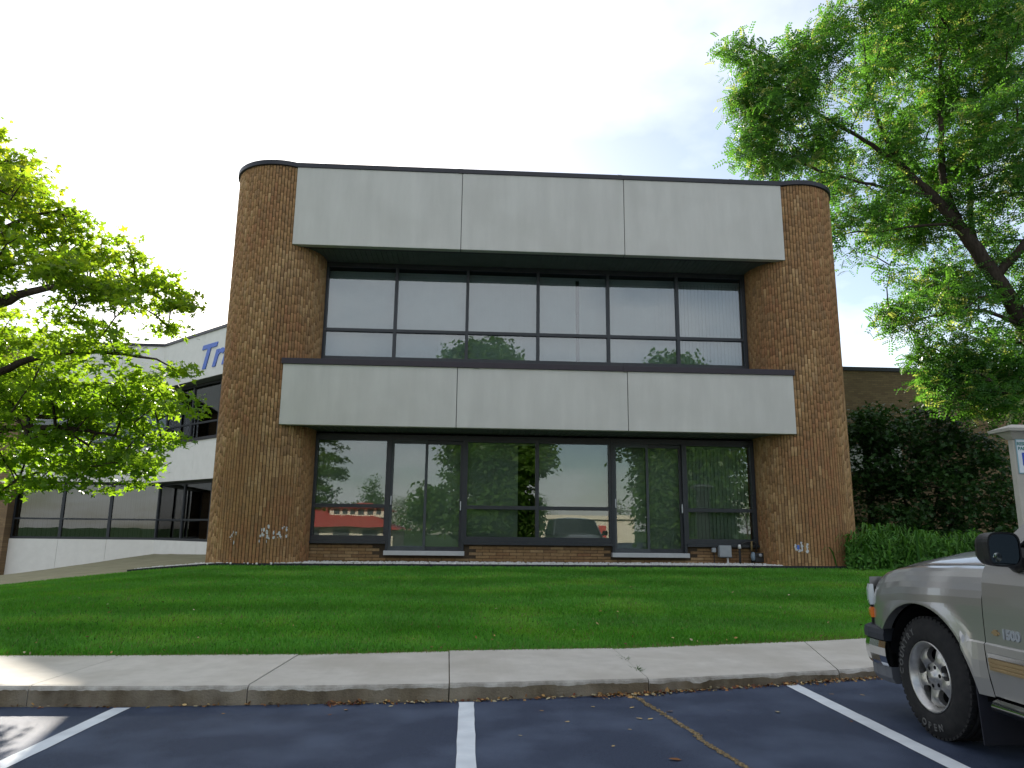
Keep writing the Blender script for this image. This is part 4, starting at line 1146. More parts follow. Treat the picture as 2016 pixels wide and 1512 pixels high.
M['blackplastic'] = mat('black_plastic', (0.012, 0.012, 0.014), (0.018, 0.018, 0.02), 0.4, 0.4)
M['lamp'] = mat('clear_lamp_lens', (0.55, 0.60, 0.62), (0.65, 0.70, 0.72), 0.08, 0.6, coat=1.0)
M['amber'] = mat('amber_lens', (0.75, 0.16, 0.01), (0.85, 0.20, 0.015), 0.15, 0.5, coat=1.0)
M['redlens'] = mat('red_lens', (0.45, 0.01, 0.01), (0.5, 0.02, 0.02), 0.15, 0.5, coat=1.0)
M['carglass'] = glass_mat('car_glass', 0.06, (0.35, 0.38, 0.38))
M['mirrorglass'] = mat('mirror_glass', (0.16, 0.18, 0.18), (0.16, 0.18, 0.18), 0.03, 0.5, metal=1.0)
M['goldtrim'] = mat('tan_side_moulding', (0.30, 0.215, 0.11), (0.35, 0.25, 0.13), 0.45, 0.4, metal=0.3)
M['flap'] = mat('mud_flap', (0.018, 0.019, 0.027), (0.026, 0.027, 0.036), 0.7, 0.2)
CX, CY, GZ = 4.2, 5.21, 0.055
def S(u, w_, z): return Vector((CX - w_, CY + u, z + GZ))
car = empty('parked_suv', (CX, CY - 1.5, GZ), 'pewter grey sport utility vehicle parked nose in at the right edge', 'car')
AR = (0.54, 0.49, 0.40)                       # arch half length, height, centre z
def arch_r(u, z, c=0.0): return math.hypot((u - c) / AR[0], (z - AR[2]) / AR[1])
def WB(u, z):
    w_ = 0.985
    if z < .70: w_ -= .035 * ((.70 - z) / .28) ** 2
    if z > .85: w_ -= .028 * ((z - .85) / .35) ** 2
    if z < .717 and -2.45 < u < -.45: w_ += .012
    if u > .40: w_ -= .11 * ((u - .40) / .42) ** 2.2
    if u < -3.4: w_ -= .08 * ((-3.4 - u) / .6) ** 2
    for c in (0.0, -2.946):
        w_ += .030 * math.exp(-((arch_r(u, z, c) - 1.0) / .13) ** 2)
    return w_
def ZS_(u): return float(np.interp(u, [-.72, -.24, .2, .46, .65, .78, .84], [1.185, 1.168, 1.148, 1.118, 1.085, 1.045, 1.015]))
def zlow(u, c, zf, zr):
    d = u - c
    base = zf if d > 0 else zr
    if abs(d) < AR[0]: return max(base, AR[2] + AR[1] * math.sqrt(max(0, 1 - (d / AR[0]) ** 2)))
    return base
def arch_cols(u0, u1, c):
    us = set(np.linspace(u0, u1, 25).tolist())
    for a in np.linspace(0, PI, 41): us.add(c + AR[0] * math.cos(a))
    return sorted(u for u in us if u0 - 1e-6 <= u <= u1 + 1e-6)
for sd_ in (1, -1):
    def P(u, w_, z): return S(u, sd_ * w_, z)
    # front fender
    mb = MB(); cols = arch_cols(-.645, .80, 0.0); G = []
    for u in cols:
        zl = zlow(u, 0.0, .66, .40); zs = ZS_(u); zm = max(zs - .25, zl + .004)
        row = []
        lip = abs(u) < AR[0] + .001
        row.append(P(u, WB(u, zl) - .07, zl + (.004 if lip else 0)))
        rows_z = np.linspace(zl, zm, 10)
        if u < -.5: rows_z = np.array(sorted(list(np.linspace(zl, .712, 4)) + list(np.linspace(.722, zm, 6))))
        for z in rows_z: row.append(P(u, WB(u, z), z))
        w0 = WB(u, zm); wi = .80 - (.11 * (max(0, u - .40) / .42) ** 2.2)
        for k in range(1, 9):
            th = R(90 * k / 8); row.append(P(u, w0 - (w0 - wi) * (1 - math.cos(th)), zm + (zs - zm) * math.sin(th)))
        row.append(P(u, wi - .012, zs - .03))
        G.append(row)
    m_ = len(G[0])
    for i in range(len(G) - 1):
        for j in range(m_ - 1):
            lowpaint = cols[i] < -.49 and 0 < j < 5
            mb.quad(G[i][j], G[i + 1][j], G[i + 1][j + 1], G[i][j + 1], mi=1 if lowpaint else 0)
    mb.build('fender', [M['pewter'], M['pewterlow']], car, smooth=True)
    # doors and rear quarter
    def side(name, us, c=None):
        mb = MB(); G = []
        for u in us:
            zl = zlow(u, c, .42, .50) if c is not None else .41
            zz = [zl] + sorted([max(zl + .001 * q, v) for q, v in enumerate((.55, .712, .722, .80, .90, 1.0, 1.08, 1.14, 1.18, 1.20))])
            row = [P(u, WB(u, zl) - .07, zl)] + [P(u, WB(u, z) - (.03 * ((z - 1.08) / .12) ** 2 if z > 1.08 else 0), z) for z in zz]
            row.append(P(u, .90, 1.205)); G.append(row)
        for i in range(len(G) - 1):
            for j in range(len(G[0]) - 1): mb.quad(G[i][j], G[i + 1][j], G[i + 1][j + 1], G[i][j + 1], mi=1 if 0 < j < 3 else 0)
        return mb.build(name, [M['pewter'], M['pewterlow']], car, smooth=True)
    fd = side('front_door', list(np.linspace(-1.62, -.652, 16)))
    rd = side('rear_door', arch_cols(-2.46, -1.627, -2.946), -2.946)
    side('rear_quarter', arch_cols(-4.02, -2.467, -2.946), -2.946)
    for d_, u in ((fd, -1.45), (rd, -2.25)):
        mb = MB(); a, b = P(u, .99, 1.03), P(u + .17, .99, 1.06)
        mb.tube([P(u, .975, 1.045), P(u + .02, 1.0, 1.045), P(u + .15, 1.0, 1.045), P(u + .17, .975, 1.045)], .014, 6); mb.build('handle', M['blackplastic'], d_, smooth=True)
    # side moulding: bright strip over a tan ribbed body
    for (u0, u1) in ((-1.60, -.685), (-2.38, -1.65)):
        mb = MB()
        for z0, z1, pr in ((.640, .664, .012),):
            for i in range(8):
                a, b = lerp(u0, u1, i / 8), lerp(u0, u1, (i + 1) / 8)
                for zz0, zz1, p0, p1 in ((z0, z1, pr, pr), (z1, z1 + .004, pr, 0), (z0 - .004, z0, 0, pr)):
                    mb.quad(P(a, WB(a, zz0) + p0, zz0), P(b, WB(b, zz0) + p0, zz0), P(b, WB(b, zz1) + p1, zz1), P(a, WB(a, zz1) + p1, zz1))
        mb.build('bright_strip', M['chrome'], car)
        mb = MB()
        prof = [(.562, 0), (.566, .014), (.582, .014), (.586, .009), (.590, .014), (.606, .014), (.610, .009), (.614, .014), (.634, .014), (.638, 0)]
        for i in range(8):
            a, b = lerp(u0, u1, i / 8), lerp(u0, u1, (i + 1) / 8)
            for (z0, q0), (z1, q1) in zip(prof[:-1], prof[1:]):
                mb.quad(P(a, WB(a, z0) + q0, z0), P(b, WB(b, z0) + q0, z0), P(b, WB(b, z1) + q1, z1), P(a, WB(a, z1) + q1, z1))
        mb.build('side_moulding', M['goldtrim'], car)
    mb = MB(); mb.tube([P(-.66, .90, .36), P(-.70, .99, .36), P(-2.3, .99, .36), P(-2.36, .9, .36)], .04, 8); mb.build('running_board', M['chrome'], car, smooth=True)
    # wheel-well liners and flaps
    for c in (0.0, -2.946):
        mb = MB()
        for i in range(16):
            a, b = R(lerp(-8, 188, i / 16)), R(lerp(-8, 188, (i + 1) / 16))
            q = lambda t, w_: P(c + .535 * math.cos(t), w_, AR[2] + .485 * math.sin(t))
            mb.quad(q(a, .93), q(b, .93), q(b, .42), q(a, .42)); mb.add([q(a, .42), q(b, .42), P(c, .42, AR[2])], [(0, 1, 2)])
        mb.build('wheel_well', M['dark'], car)
        mb = MB(); mb.box(-.004, .004, 0, .30, .10, .58, M=Matrix.Translation((0, 0, 0)))
        mb.v = [tuple(P(c - .515 + p[0] - .05 * (.58 - p[2]), .69 + p[1], p[2])) for p in mb.v]
        mb.build('mud_flap', M['flap'], car)
    # wheels
    for c in (0.0, -2.946):
        wc = P(c, .968, .40)
        Mw = Matrix.Translation(wc) @ Matrix(((-sd_, 0, 0, 0), (0, 1, 0, 0), (0, 0, sd_, 0), (0, 0, 0, 1))) @ Matrix.Rotation(R(90), 4, 'Y')
        # axle = local z pointing outwards
        mb = MB()
        prof = [(.228, -.03), (.236, -.008), (.25, 0), (.275, .004), (.33, .004), (.362, -.008), (.38, -.022), (.392, -.03), (.399, -.045), (.4, -.07), (.39, -.074), (.39, -.082), (.4, -.086),
                (.4, -.12), (.39, -.124), (.39, -.132), (.4, -.136), (.4, -.18), (.39, -.184), (.39, -.192), (.4, -.196), (.399, -.22), (.38, -.245), (.33, -.265), (.26, -.262), (.23, -.24)]
        mb.lathe(prof, Mw, 56)
        wh = mb.build('wheel', M['rubber'], car, smooth=True)
        mb = MB()
        for k in range(56):                     # shoulder tread lugs
            mm = Mw @ Matrix.Rotation(2 * PI * k / 56, 4, 'Z')
            mb.box(.383, .4035, -.014, .014, -.062, -.026, M=mm); mb.box(.383, .4035, -.014, .014, -.24, -.205, M=mm)
        mb.build('tread', M['rubber'], wh, kind='stuff')
        mb = MB()
        mb.lathe([(.228, -.03), (.236, -.004), (.230, .002), (.222, -.004), (.213, -.022), (.200, -.040), (.195, -.060), (.190, -.18)], Mw, 48)
        # five broad spokes with rounded windows between them
        ns = 5; nr = 10
        def sp_edge(k, side_, r):
            hw = .034 + .030 * ((r - .125) / .06) ** 2
            return k * 2 * PI / ns + side_ * min(PI / ns, hw / r * 1.15)
        for k in range(ns):
            fr = []; bk = []
            for i in range(nr + 1):
                r = lerp(.088, .197, i / nr); h = -.042 + .018 * math.sin((r - .088) / .109 * PI) - .012 * (r - .088) / .109
                row = []
                for s in np.linspace(-1, 1, 5):
                    a = k * 2 * PI / ns + (sp_edge(k, 1, r) - k * 2 * PI / ns) * s
                    row.append(Vector((r * math.cos(a), r * math.sin(a), h + .006 * (1 - s * s))))
                fr.append(row)
            for i in range(nr):
                for j in range(4): mb.quad(*[Mw @ v for v in (fr[i][j], fr[i + 1][j], fr[i + 1][j + 1], fr[i][j + 1])])
                for j in (0, 4):
                    a, b = fr[i][j], fr[i + 1][j]; d = Vector((0, 0, -.035))
                    mb.quad(*[Mw @ v for v in (a, b, b + d, a + d)])
        mb.lathe([(.0, -.012), (.03, -.012), (.036, -.018), (.040, -.034), (.088, -.040), (.095, -.044), (.095, -.09)], Mw, 40)
        mb.build('rim', M['alloy'], wh, smooth=True)
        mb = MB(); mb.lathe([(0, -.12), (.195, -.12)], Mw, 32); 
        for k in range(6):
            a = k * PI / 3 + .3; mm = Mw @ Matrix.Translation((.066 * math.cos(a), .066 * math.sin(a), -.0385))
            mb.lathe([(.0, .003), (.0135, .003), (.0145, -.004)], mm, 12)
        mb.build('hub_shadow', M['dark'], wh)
        if sd_ == 1:
            mb2 = MB()
            for body, mid, rr_ in (('OPEN', -90, .315), ('COUNTRY', 150, .315)):
                for q, ch in enumerate(body):
                    me = text_mesh(ch, .060, .001, 0, .002, 'CENTER')
                    ang = R(mid) + (q - (len(body) - 1) / 2) * (.19 if mid == -90 else -.19)
                    rt = Matrix.Rotation(ang + (PI / 2 if mid == -90 else -PI / 2), 4, 'Z')
                    base_r = rr_ - .022 if mid != -90 else rr_ + .03
                    T = Mw @ Matrix.Rotation(R(0), 4, 'Z')
                    # local frame seen from outside: x forwards, y up
                    loc = Matrix.Translation((base_r * math.cos(ang), base_r * math.sin(ang), .0065)) @ rt
                    fl = Matrix(((0, -1, 0, 0), (-1, 0, 0, 0), (0, 0, 1, 0), (0, 0, 0, 1)))
                    fl = Matrix(((0, -1, 0, 0), (-1, 0, 0, 0), (0, 0, 1, 0), (0, 0, 0, 1)))
                    OUTF = Matrix.Translation(wc) @ Matrix(((0, 0, -1, 0), (-1, 0, 0, 0), (0, 1, 0, 0), (0, 0, 0, 1)))
                    me.transform(OUTF @ loc)
                    b0 = len(mb2.v); mb2.v.extend([tuple(v.co) for v in me.vertices])
                    for pl in me.polygons: mb2.f.append([i + b0 for i in pl.vertices]); mb2.m.append(0); mb2.c.append(None)
                    bpy.data.meshes.remove(me)
            mb2.build('tyre_lettering', M['whiteletter'], wh, kind='stuff')
    # headlamp and turn signal wrapping the corner
    def strip(path, z0, z1, out_, nm, mt, parent, slope=0):
        mb = MB(); n_ = len(path)
        prof = [(z0, -.02), (z0, out_ * .6), (lerp(z0, z1, .25), out_), (lerp(z0, z1, .75), out_), (z1, out_ * .5), (z1, -.02)]
        rows = []
        for i, (w_, u) in enumerate(path):
            a = Vector(path[max(i - 1, 0)]); b = Vector(path[min(i + 1, n_ - 1)]); t_ = (b - a).normalized(); nn = Vector((-t_.y, t_.x))
            if nn.y < 0 and nn.x < 0: nn = -nn
            if nn.x < -.2: nn = -nn
            rows.append([P(u + nn.y * q, w_ + nn.x * q, z) for z, q in prof])
        for i in range(n_ - 1):
            for j in range(5): mb.quad(rows[i][j], rows[i + 1][j], rows[i + 1][j + 1], rows[i][j + 1])
        mb.add(rows[0], [tuple(range(6))]); mb.add(rows[-1], [tuple(range(6))])
        return mb.build(nm, M[mt], parent, smooth=False)
    hp = [(.56, .895), (.70, .888), (.80, .872), (.87, .845), (.905, .80), (.925, .74)]
    strip(hp, .815, .975, .022, 'headlamp', 'lamp', car)
    strip(hp, .715, .795, .018, 'turn_signal', 'amber', car)
    strip(hp, .80, .812, .012, 'lamp_trim', 'blackplastic', car)
    # door mirror
    mr = MB(); mcx, mcz, mcu = 1.125, 1.292, -1.02
    def se(a, p): return math.copysign(abs(math.cos(a)) ** p, math.cos(a)), math.copysign(abs(math.sin(a)) ** p, math.sin(a))
    rings = []
    for (du, sc_) in ((-.075, .90), (-.075, 1.0), (-.03, 1.0), (.03, .93), (.07, .75), (.085, .45), (.09, 0.01)):
        rings.append([P(mcu + du, mcx + .100 * sc_ * se(a, .55)[0], mcz + .098 * sc_ * se(a, .55)[1]) for a in np.linspace(0, 2 * PI, 33)[:-1]])
    for i in range(len(rings) - 1):
        for k in range(32): mr.quad(rings[i][k], rings[i][(k + 1) % 32], rings[i + 1][(k + 1) % 32], rings[i + 1][k])
    mr.tube([P(mcu + .02, 1.05, 1.235), P(mcu + .05, .98, 1.215), P(mcu + .08, .92, 1.20)], [.035, .045, .06], 8)
    mo = mr.build('door_mirror', M['blackplastic'], car, smooth=True)
    mb = MB(); mb.add([P(mcu - .071, mcx + .088 * se(a, .5)[0], mcz + .086 * se(a, .5)[1]) for a in np.linspace(0, 2 * PI, 33)[:-1]], [tuple(range(32))]); mb.build('mirror_glass', M['mirrorglass'], mo)
    mb = MB(); mb.lathe([(0, .004), (.022, .003), (.027, -.001)], Matrix.Translation(P(mcu - .072, mcx + .045, mcz - .045)) @ Matrix.Rotation(R(90), 4, 'X'), 18); mb.build('spot_mirror', M['mirrorglass'], mo, smooth=True)
    # pillars and side glass
    WG = lambda z: .945 - .26 * (z - 1.2)
    def gp(pts, off=0): return [P(u, WG(z) + off, z) for u, z in pts]
    mb = MB()
    for poly in ([(-.66, 1.205), (-.80, 1.205), (-1.50, 1.74), (-1.42, 1.80)], [(-1.60, 1.205), (-1.70, 1.205), (-1.72, 1.74), (-1.62, 1.74)], [(-2.46, 1.205), (-2.60, 1.205), (-2.62, 1.74), (-2.50, 1.74)],
                 [(-3.78, 1.205), (-4.02, 1.205), (-3.86, 1.78), (-3.70, 1.74)], [(-1.42, 1.80), (-1.50, 1.74), (-3.70, 1.74), (-3.86, 1.80)]):
        f_ = gp(poly, .006); b_ = gp(poly, -.05)
        mb.add(f_ + b_, [(0, 1, 2, 3), (7, 6, 5, 4), (0, 4, 5, 1), (1, 5, 6, 2), (2, 6, 7, 3), (3, 7, 4, 0)])
    mb.build('pillar_frame', M['pewter'], car)
    for poly in ([(-.80, 1.205), (-1.60, 1.205), (-1.62, 1.74), (-1.50, 1.74)], [(-1.70, 1.205), (-2.46, 1.205), (-2.50, 1.74), (-1.72, 1.74)], [(-2.60, 1.205), (-3.78, 1.205), (-3.70, 1.74), (-2.62, 1.74)]):
        mb = MB(); f_ = gp(poly, -.012); b_ = gp(poly, -.017); mb.add(f_ + b_, [(0, 1, 2, 3), (7, 6, 5, 4)]); mb.build('side_window', M['carglass'], car)
    mb = MB(); f_ = gp([(-.80, 1.20), (-1.0, 1.20), (-1.0, 1.30), (-.93, 1.30)], .008); mb.add(f_, [(0, 1, 2, 3)]); mb.build('mirror_sail', M['blackplastic'], car)
    mb = MB(); u_ = -4.07; mb.box(0, 1, 0, 1, 0, 1); mb.v = [tuple(P(-4.03 - .04 * p[1], .78 + .13 * p[0], .85 + .55 * p[2])) for p in mb.v]; mb.build('tail_lamp', M['redlens'], car)

# badge on the near door
fm = Matrix(((0, 0, -1, CX - WB(-.75, .78) - .001), (-1, 0, 0, 0), (0, 1, 0, .765 + GZ), (0, 0, 0, 1)))
fm2 = fm.copy(); fm2[1][3] = CY - .80
text_obj('badge_lettering', '1500', .075, fm2, M['greybox'], car, extrude=.004, offset=.004)
mb = MB(); bt = [(-.035, -.008), (-.014, -.008), (-.018, -.017), (.018, -.017), (.014, -.008), (.035, -.008), (.028, .008), (.014, .008), (.018, .017), (-.018, .017), (-.014, .008), (-.028, .008)]
xo = CX - WB(-.75, .78)
vs = [(xo - .006, CY - .75 - a, .79 + GZ + b) for a, b in bt]; vb = [(xo + .004, CY - .75 - a, .79 + GZ + b) for a, b in bt]
mb.add(vs + vb, [tuple(range(12))] + [(i, (i + 1) % 12, 12 + (i + 1) % 12, 12 + i) for i in range(12)]); mb.build('badge_emblem', M['goldtrim'], car)

# bonnet
def hood(i, j):
    u = lerp(-.62, .90, i); s = lerp(-1, 1, j)
    um = min(u, .80)
    wi = .793 - (.11 * (max(0, um - .40) / .42) ** 2.2)
    z = ZS_(um) + lerp(.135, .075, (u + .62) / 1.5) * (1 - abs(s) ** 3.2) + .004
    z += .012 * math.exp(-((abs(s) - .55) / .10) ** 2) * sst((.7 - u) / .6)
    if u > .80: z -= .085 * ((u - .80) / .10) ** 2; 
    uu = u - .09 * (abs(s) ** 5) * sst((u - .5) / .35)
    return S(uu, wi * s, z)
mb = MB(); grid(mb, hood, 40, 36); ho = mb.build('bonnet', M['pewter'], car, smooth=True)
# front fascia with grille
def fasc(i, j):
    s = lerp(-.905, .905, i); z = lerp(.64, 1.03, j)
    return S(.892 - .02 * j - .085 * (abs(s) / .905) ** 5, s, z)
mb = MB(); grid(mb, fasc, 40, 6); mb.build('front_fascia', M['pewter'], car, smooth=True)
mb = MB()
for k in range(7): mb.box(CX - .54, CX + .54, CY + .89, CY + .905, .70 + GZ + k * .042, .715 + GZ + k * .042)
mb.box(CX - .55, CX + .55, CY + .885, CY + .895, .69 + GZ, .98 + GZ)
mb.build('grille', M['blackplastic'], car)
mb = MB(); mb.box(CX - .55, CX + .55, CY + .90, CY + .925, .815 + GZ, .86 + GZ); mb.build('grille_bar', M['chrome'], car, bevel=.008)
# bumper swept round the nose
half = [(0, .985), (.40, .98), (.62, .968), (.78, .945), (.88, .905), (.94, .84), (.965, .74), (.972, .60), (.965, .52)]
path = [(-a, b) for a, b in reversed(half[1:])] + half
def sweep(prof, name, mt):
    mb = MB(); rows = []
    for i, (w_, u) in enumerate(path):
        a = Vector(path[max(i - 1, 0)]); b = Vector(path[min(i + 1, len(path) - 1)]); t_ = (b - a).normalized(); nn = Vector((-t_.y, t_.x))
        rows.append([S(u + nn.y * q, w_ + nn.x * q, z) for q, z in prof])
    for i in range(len(rows) - 1):
        for j in range(len(prof) - 1): mb.quad(rows[i][j], rows[i + 1][j], rows[i + 1][j + 1], rows[i][j + 1])
    mb.add(rows[0], [tuple(range(len(prof)))]); mb.add(rows[-1], [tuple(reversed(range(len(prof))))])
    return mb.build(name, M[mt], car, smooth=True)
sweep([(-.10, .562), (-.006, .562), (.012, .57), (.014, .61), (.006, .645), (-.02, .66), (-.10, .66)], 'bumper_pad', 'bumpergrey')
sweep([(-.08, .375), (-.018, .375), (-.004, .40), (.008, .45), (.010, .51), (.0, .558), (-.08, .558)], 'bumper', 'chrome')
sweep([(-.16, .25), (-.06, .25), (-.035, .29), (-.03, .371), (-.12, .371)], 'valence', 'valence')
# windscreen, roof, tail and body core
def wsc(i, j):
    s = lerp(-1, 1, i); return S(lerp(-.68, -1.42, j) - .10 * s * s * (1 - .3 * j) + .02, s * lerp(.86, .73, j), lerp(1.21, 1.80, j))
mb = MB(); grid(mb, wsc, 16, 6); mb.build('windscreen', M['carglass'], car, smooth=True)
def roof_(i, j):
    s = lerp(-1, 1, j); return S(lerp(-1.42, -3.92, i), s * .80, 1.80 + .065 * (1 - abs(s) ** 3) * min(1, 4 * min(i, 1 - i) + .4))
mb = MB(); grid(mb, roof_, 16, 16); mb.build('roof', M['pewter'], car, smooth=True)
mb = MB(); mb.box(CX - .84, CX + .84, CY - .70, CY - .60, 1.14 + GZ, 1.205 + GZ); mb.build('cowl', M['blackplastic'], car)
def tailp(i, j):
    s = lerp(-.92, .92, i); z = lerp(.55, 1.82, j); ww = 1 if z < 1.2 else (1 - .30 * (z - 1.2)); return S(-4.02 - .05 * (1 - abs(s) ** 4) + .16 * max(0, z - 1.2), s * ww, z)
mb = MB(); grid(mb, tailp, 12, 12); mb.build('tailgate', M['pewter'], car, smooth=True)
mb = MB(); mb.box(CX - .95, CX + .95, CY - 4.14, CY - 4.0, .45 + GZ, .64 + GZ); mb.build('rear_bumper', M['chrome'], car, bevel=.03)
mb = MB(); mb.box(CX - .41, CX + .41, CY - 3.9, CY + .80, .30 + GZ, 1.0 + GZ); mb.box(CX - .88, CX + .88, CY - 2.35, CY - .60, .34 + GZ, .95 + GZ); mb.box(CX - .85, CX + .85, CY + .56, CY + .82, .40 + GZ, .95 + GZ); mb.box(CX - .85, CX + .85, CY - 4.0, CY - 3.52, .45 + GZ, .95 + GZ)
mb.build('underbody', M['dark'], car)
mb = MB()
for x in (CX - .45, CX + .45):
    mb.box(x - .25, x + .25, CY - 1.75, CY - 1.60, .6 + GZ, 1.50 + GZ); mb.box(x - .14, x + .14, CY - 1.74, CY - 1.64, 1.52 + GZ, 1.68 + GZ); mb.box(x - .25, x + .25, CY - 1.6, CY - 1.1, .6 + GZ, .92 + GZ)
mb.box(CX - .8, CX + .8, CY - .95, CY - .70, .95 + GZ, 1.17 + GZ)
mb.build('seats', M['blackplastic'], car, bevel=.03)

# ------------------------------------------------------------------ crack, leaf litter and fallen leaves
def crack():
    rs = np.random.default_rng(31); mb = MB()
    pts = [(1.42, 6.72), (1.50, 6.55), (1.52, 6.30), (1.57, 6.00), (1.60, 5.75), (1.64, 5.5), (1.63, 5.3), (1.66, 5.1), (1.69, 4.9), (1.73, 4.6), (1.78, 4.2), (1.82, 3.6), (1.95, 2.6)]
    fx = np.interp(np.linspace(0, 1, 160), np.linspace(0, 1, len(pts)), [p[0] for p in pts]); fy = np.interp(np.linspace(0, 1, 160), np.linspace(0, 1, len(pts)), [p[1] for p in pts])
    fx = fx + rs.normal(0, .006, 160)
    L_ = []; R_ = []
    for x, y in zip(fx, fy):
        w_ = .014 + abs(rs.normal(0, .007)); L_.append((x - w_, y, lot_z(x - w_) + .004)); R_.append((x + w_, y, lot_z(x + w_) + .004))
    for i in range(159): mb.quad(L_[i + 1], R_[i + 1], R_[i], L_[i])
    c = mb.build('asphalt_crack', M['kerbface'], kind='structure')
    # crumbs lying in it
    bm = bmesh.new(); bmesh.ops.create_icosphere(bm, subdivisions=1, radius=1)
    PV = np.array([v.co[:] for v in bm.verts]); PF = np.array([[v.index for v in f.verts] for f in bm.faces]); bm.free()
    n = 900; k = rs.integers(0, 160, n)
    x = fx[k] + rs.normal(0, .010, n); y = fy[k] + rs.normal(0, .02, n)
    P_ = np.stack([x, y, 0.015 * x + .005], 1)
    V, F = scatter(PV * np.array([1, 1, .6]), PF, P_, rot_from(rs.normal(0, .3, (n, 3)) + np.array([0, 0, 1.]), rs.uniform(0, 6, n)), rs.uniform(.003, .008, n))
    C = np.repeat(np.array([0.26, 0.19, 0.10]) * rs.uniform(.5, 1.3, (n, 1)), len(PF), axis=0)
    np_mesh('crack_debris', V, F, M['deadleaf'], C, label='sandy debris filling the crack across the asphalt', cat='debris', kind='stuff')
crack()
DL = [(0.30, 0.14, 0.05), (0.38, 0.22, 0.08), (0.20, 0.09, 0.035), (0.45, 0.33, 0.15), (0.14, 0.05, 0.03), (0.42, 0.36, 0.22)]
def litter():
    rs = np.random.default_rng(33)
    PV, PF = oval_proto(); PV = PV.copy(); PV[:, 2] += .25 * PV[:, 0] ** 2 * 4 * .3
    spots = []
    def add(n, x0, x1, sp_, sc_=1.0):
        x = rs.uniform(x0, x1, n); y = np.interp(x, KX, KY) - .02 - np.abs(rs.normal(0, sp_, n)) ; spots.append((x, y, sc_))
    add(260, 3.0, 4.2, .05); add(240, 1.5, 3.0, .035); add(170, 1.1, 1.75, .05); add(110, -1.0, .2, .02); add(70, -1.15, -.85, .04); add(60, .1, 1.1, .025); add(60, -3.9, -1.2, .015); add(60, 4.2, 6, .06)
    x = np.concatenate([s[0] for s in spots]); y = np.concatenate([s[1] for s in spots]); n = len(x)
    P_ = np.stack([x, y, 0.015 * x + .006 + rs.uniform(0, .012, n)], 1)
    nr = rs.normal(0, .45, (n, 3)) + np.array([0, 0, 1.])
    V, F = scatter(PV, PF, P_, rot_from(nr, rs.uniform(0, 6, n)), rs.uniform(.018, .045, n))
    C = np.array(DL)[rs.integers(0, 6, n)] * rs.uniform(.6, 1.2, (n, 1))
    np_mesh('leaf_litter', V, F, M['deadleaf'], np.repeat(C, len(PF), axis=0), label='brown leaf litter blown along the foot of the kerb', cat='leaf litter', kind='stuff')
    # bits on the lawn
    n = 150; x = rs.uniform(-6, 6.5, n); y = np.interp(x, BX, BY) + rs.uniform(0.02, 1, n) ** 2 * 4
    P_ = np.stack([x, y, lawn_z(x, y) + .045], 1); P_ = P_
    V, F = scatter(PV, PF, P_, rot_from(rs.normal(0, .4, (n, 3)) + np.array([0, 0, 1.]), rs.uniform(0, 6, n)), rs.uniform(.02, .045, n))
    C = np.array(DL)[rs.integers(0, 6, n)] * rs.uniform(.7, 1.2, (n, 1))
    np_mesh('lawn_litter', V, F, M['deadleaf'], np.repeat(C, len(PF), axis=0), label='small dry leaves dotted over the front of the lawn', cat='leaf litter', kind='stuff')
litter()
def leaf_meshes():
    out_ = []
    for c in DL:
        V, F = oval_proto(); V = V.copy(); V[:, 1] -= .55; V[:, 2] = .35 * V[:, 0] ** 2 * 3 + .18 * V[:, 1] ** 2
        me = bpy.data.meshes.new('fallen_leaf'); me.from_pydata(V.tolist(), [], F.tolist()); me.materials.append(M['deadleaf'])
        at = me.color_attributes.new('col', 'FLOAT_COLOR', 'CORNER'); at.data.foreach_set('color', np.tile(np.array([*c, 1], np.float32), len(me.loops))); me.update(); out_.append(me)
    return out_
LM = leaf_meshes()
FL = [(1.33, 4.88, .075, 2, 'reddish brown curled leaf lying alone left of the asphalt crack'), (2.47, 6.02, .06, 5, 'pale bleached leaf lying alone between the crack and the right stripe'),
      (1.34, 5.9, .05, 3, None), (1.42, 5.88, .05, 3, None), (1.63, 6.1, .06, 1, None), (1.36, 6.25, .045, 3, None), (1.05, 6.3, .04, 3, None), (.62, 6.2, .035, 1, None), (.78, 5.85, .035, 3, None),
      (1.2, 5.6, .03, 3, None), (-.95, 6.35, .05, 1, None), (-1.05, 6.2, .03, 2, None), (3.2, 6.6, .045, 1, None), (3.45, 6.55, .04, 3, None), (2.9, 5.7, .03, 2, None), (2.1, 6.1, .03, 3, None), (-.6, 6.45, .04, 5, None),
      (.4, 5.5, .03, 5, None), (-1.9, 6.3, .03, 1, None), (3.75, 6.0, .035, 1, None), (1.0, 5.2, .03, 3, None)]
rr = random.Random(77)
for x, y, s, c, l in FL:
    o = bpy.data.objects.new('fallen_leaf', LM[c]); o.location = (x, y, lot_z(x) + .004); o.scale = (s, s, s); o.rotation_euler = (rr.uniform(-.15, .15), rr.uniform(-.15, .15), rr.uniform(0, 6.2)); link(o)
    tag(o, l or 'small dry leaf fallen on the dark asphalt near the kerb', 'leaf', 'fallen leaves scattered on the asphalt')
# weeds in the slab joint
mb = MB(); rr = random.Random(3)
for k in range(46):
    t = rr.choice((.25, .3, .6, .65)); x = lerp(1.63, 1.60, t) + rr.uniform(-.02, .02); y = lerp(6.78, 8.28, t) + rr.uniform(-.05, .05); a = rr.uniform(0, 6.3); l = rr.uniform(.03, .08)
    mb.add([(x - .006, y, top_z(x) + .0), (x + .006, y, top_z(x) + .0), (x + math.cos(a) * l, y + math.sin(a) * l, top_z(x) + l * .6)], [(0, 1, 2)], 0, (.05, .12, .025))
mb.build('joint_weed', M['grass'], label='small green weeds sprouting from a sidewalk joint', cat='weed', kind='stuff')

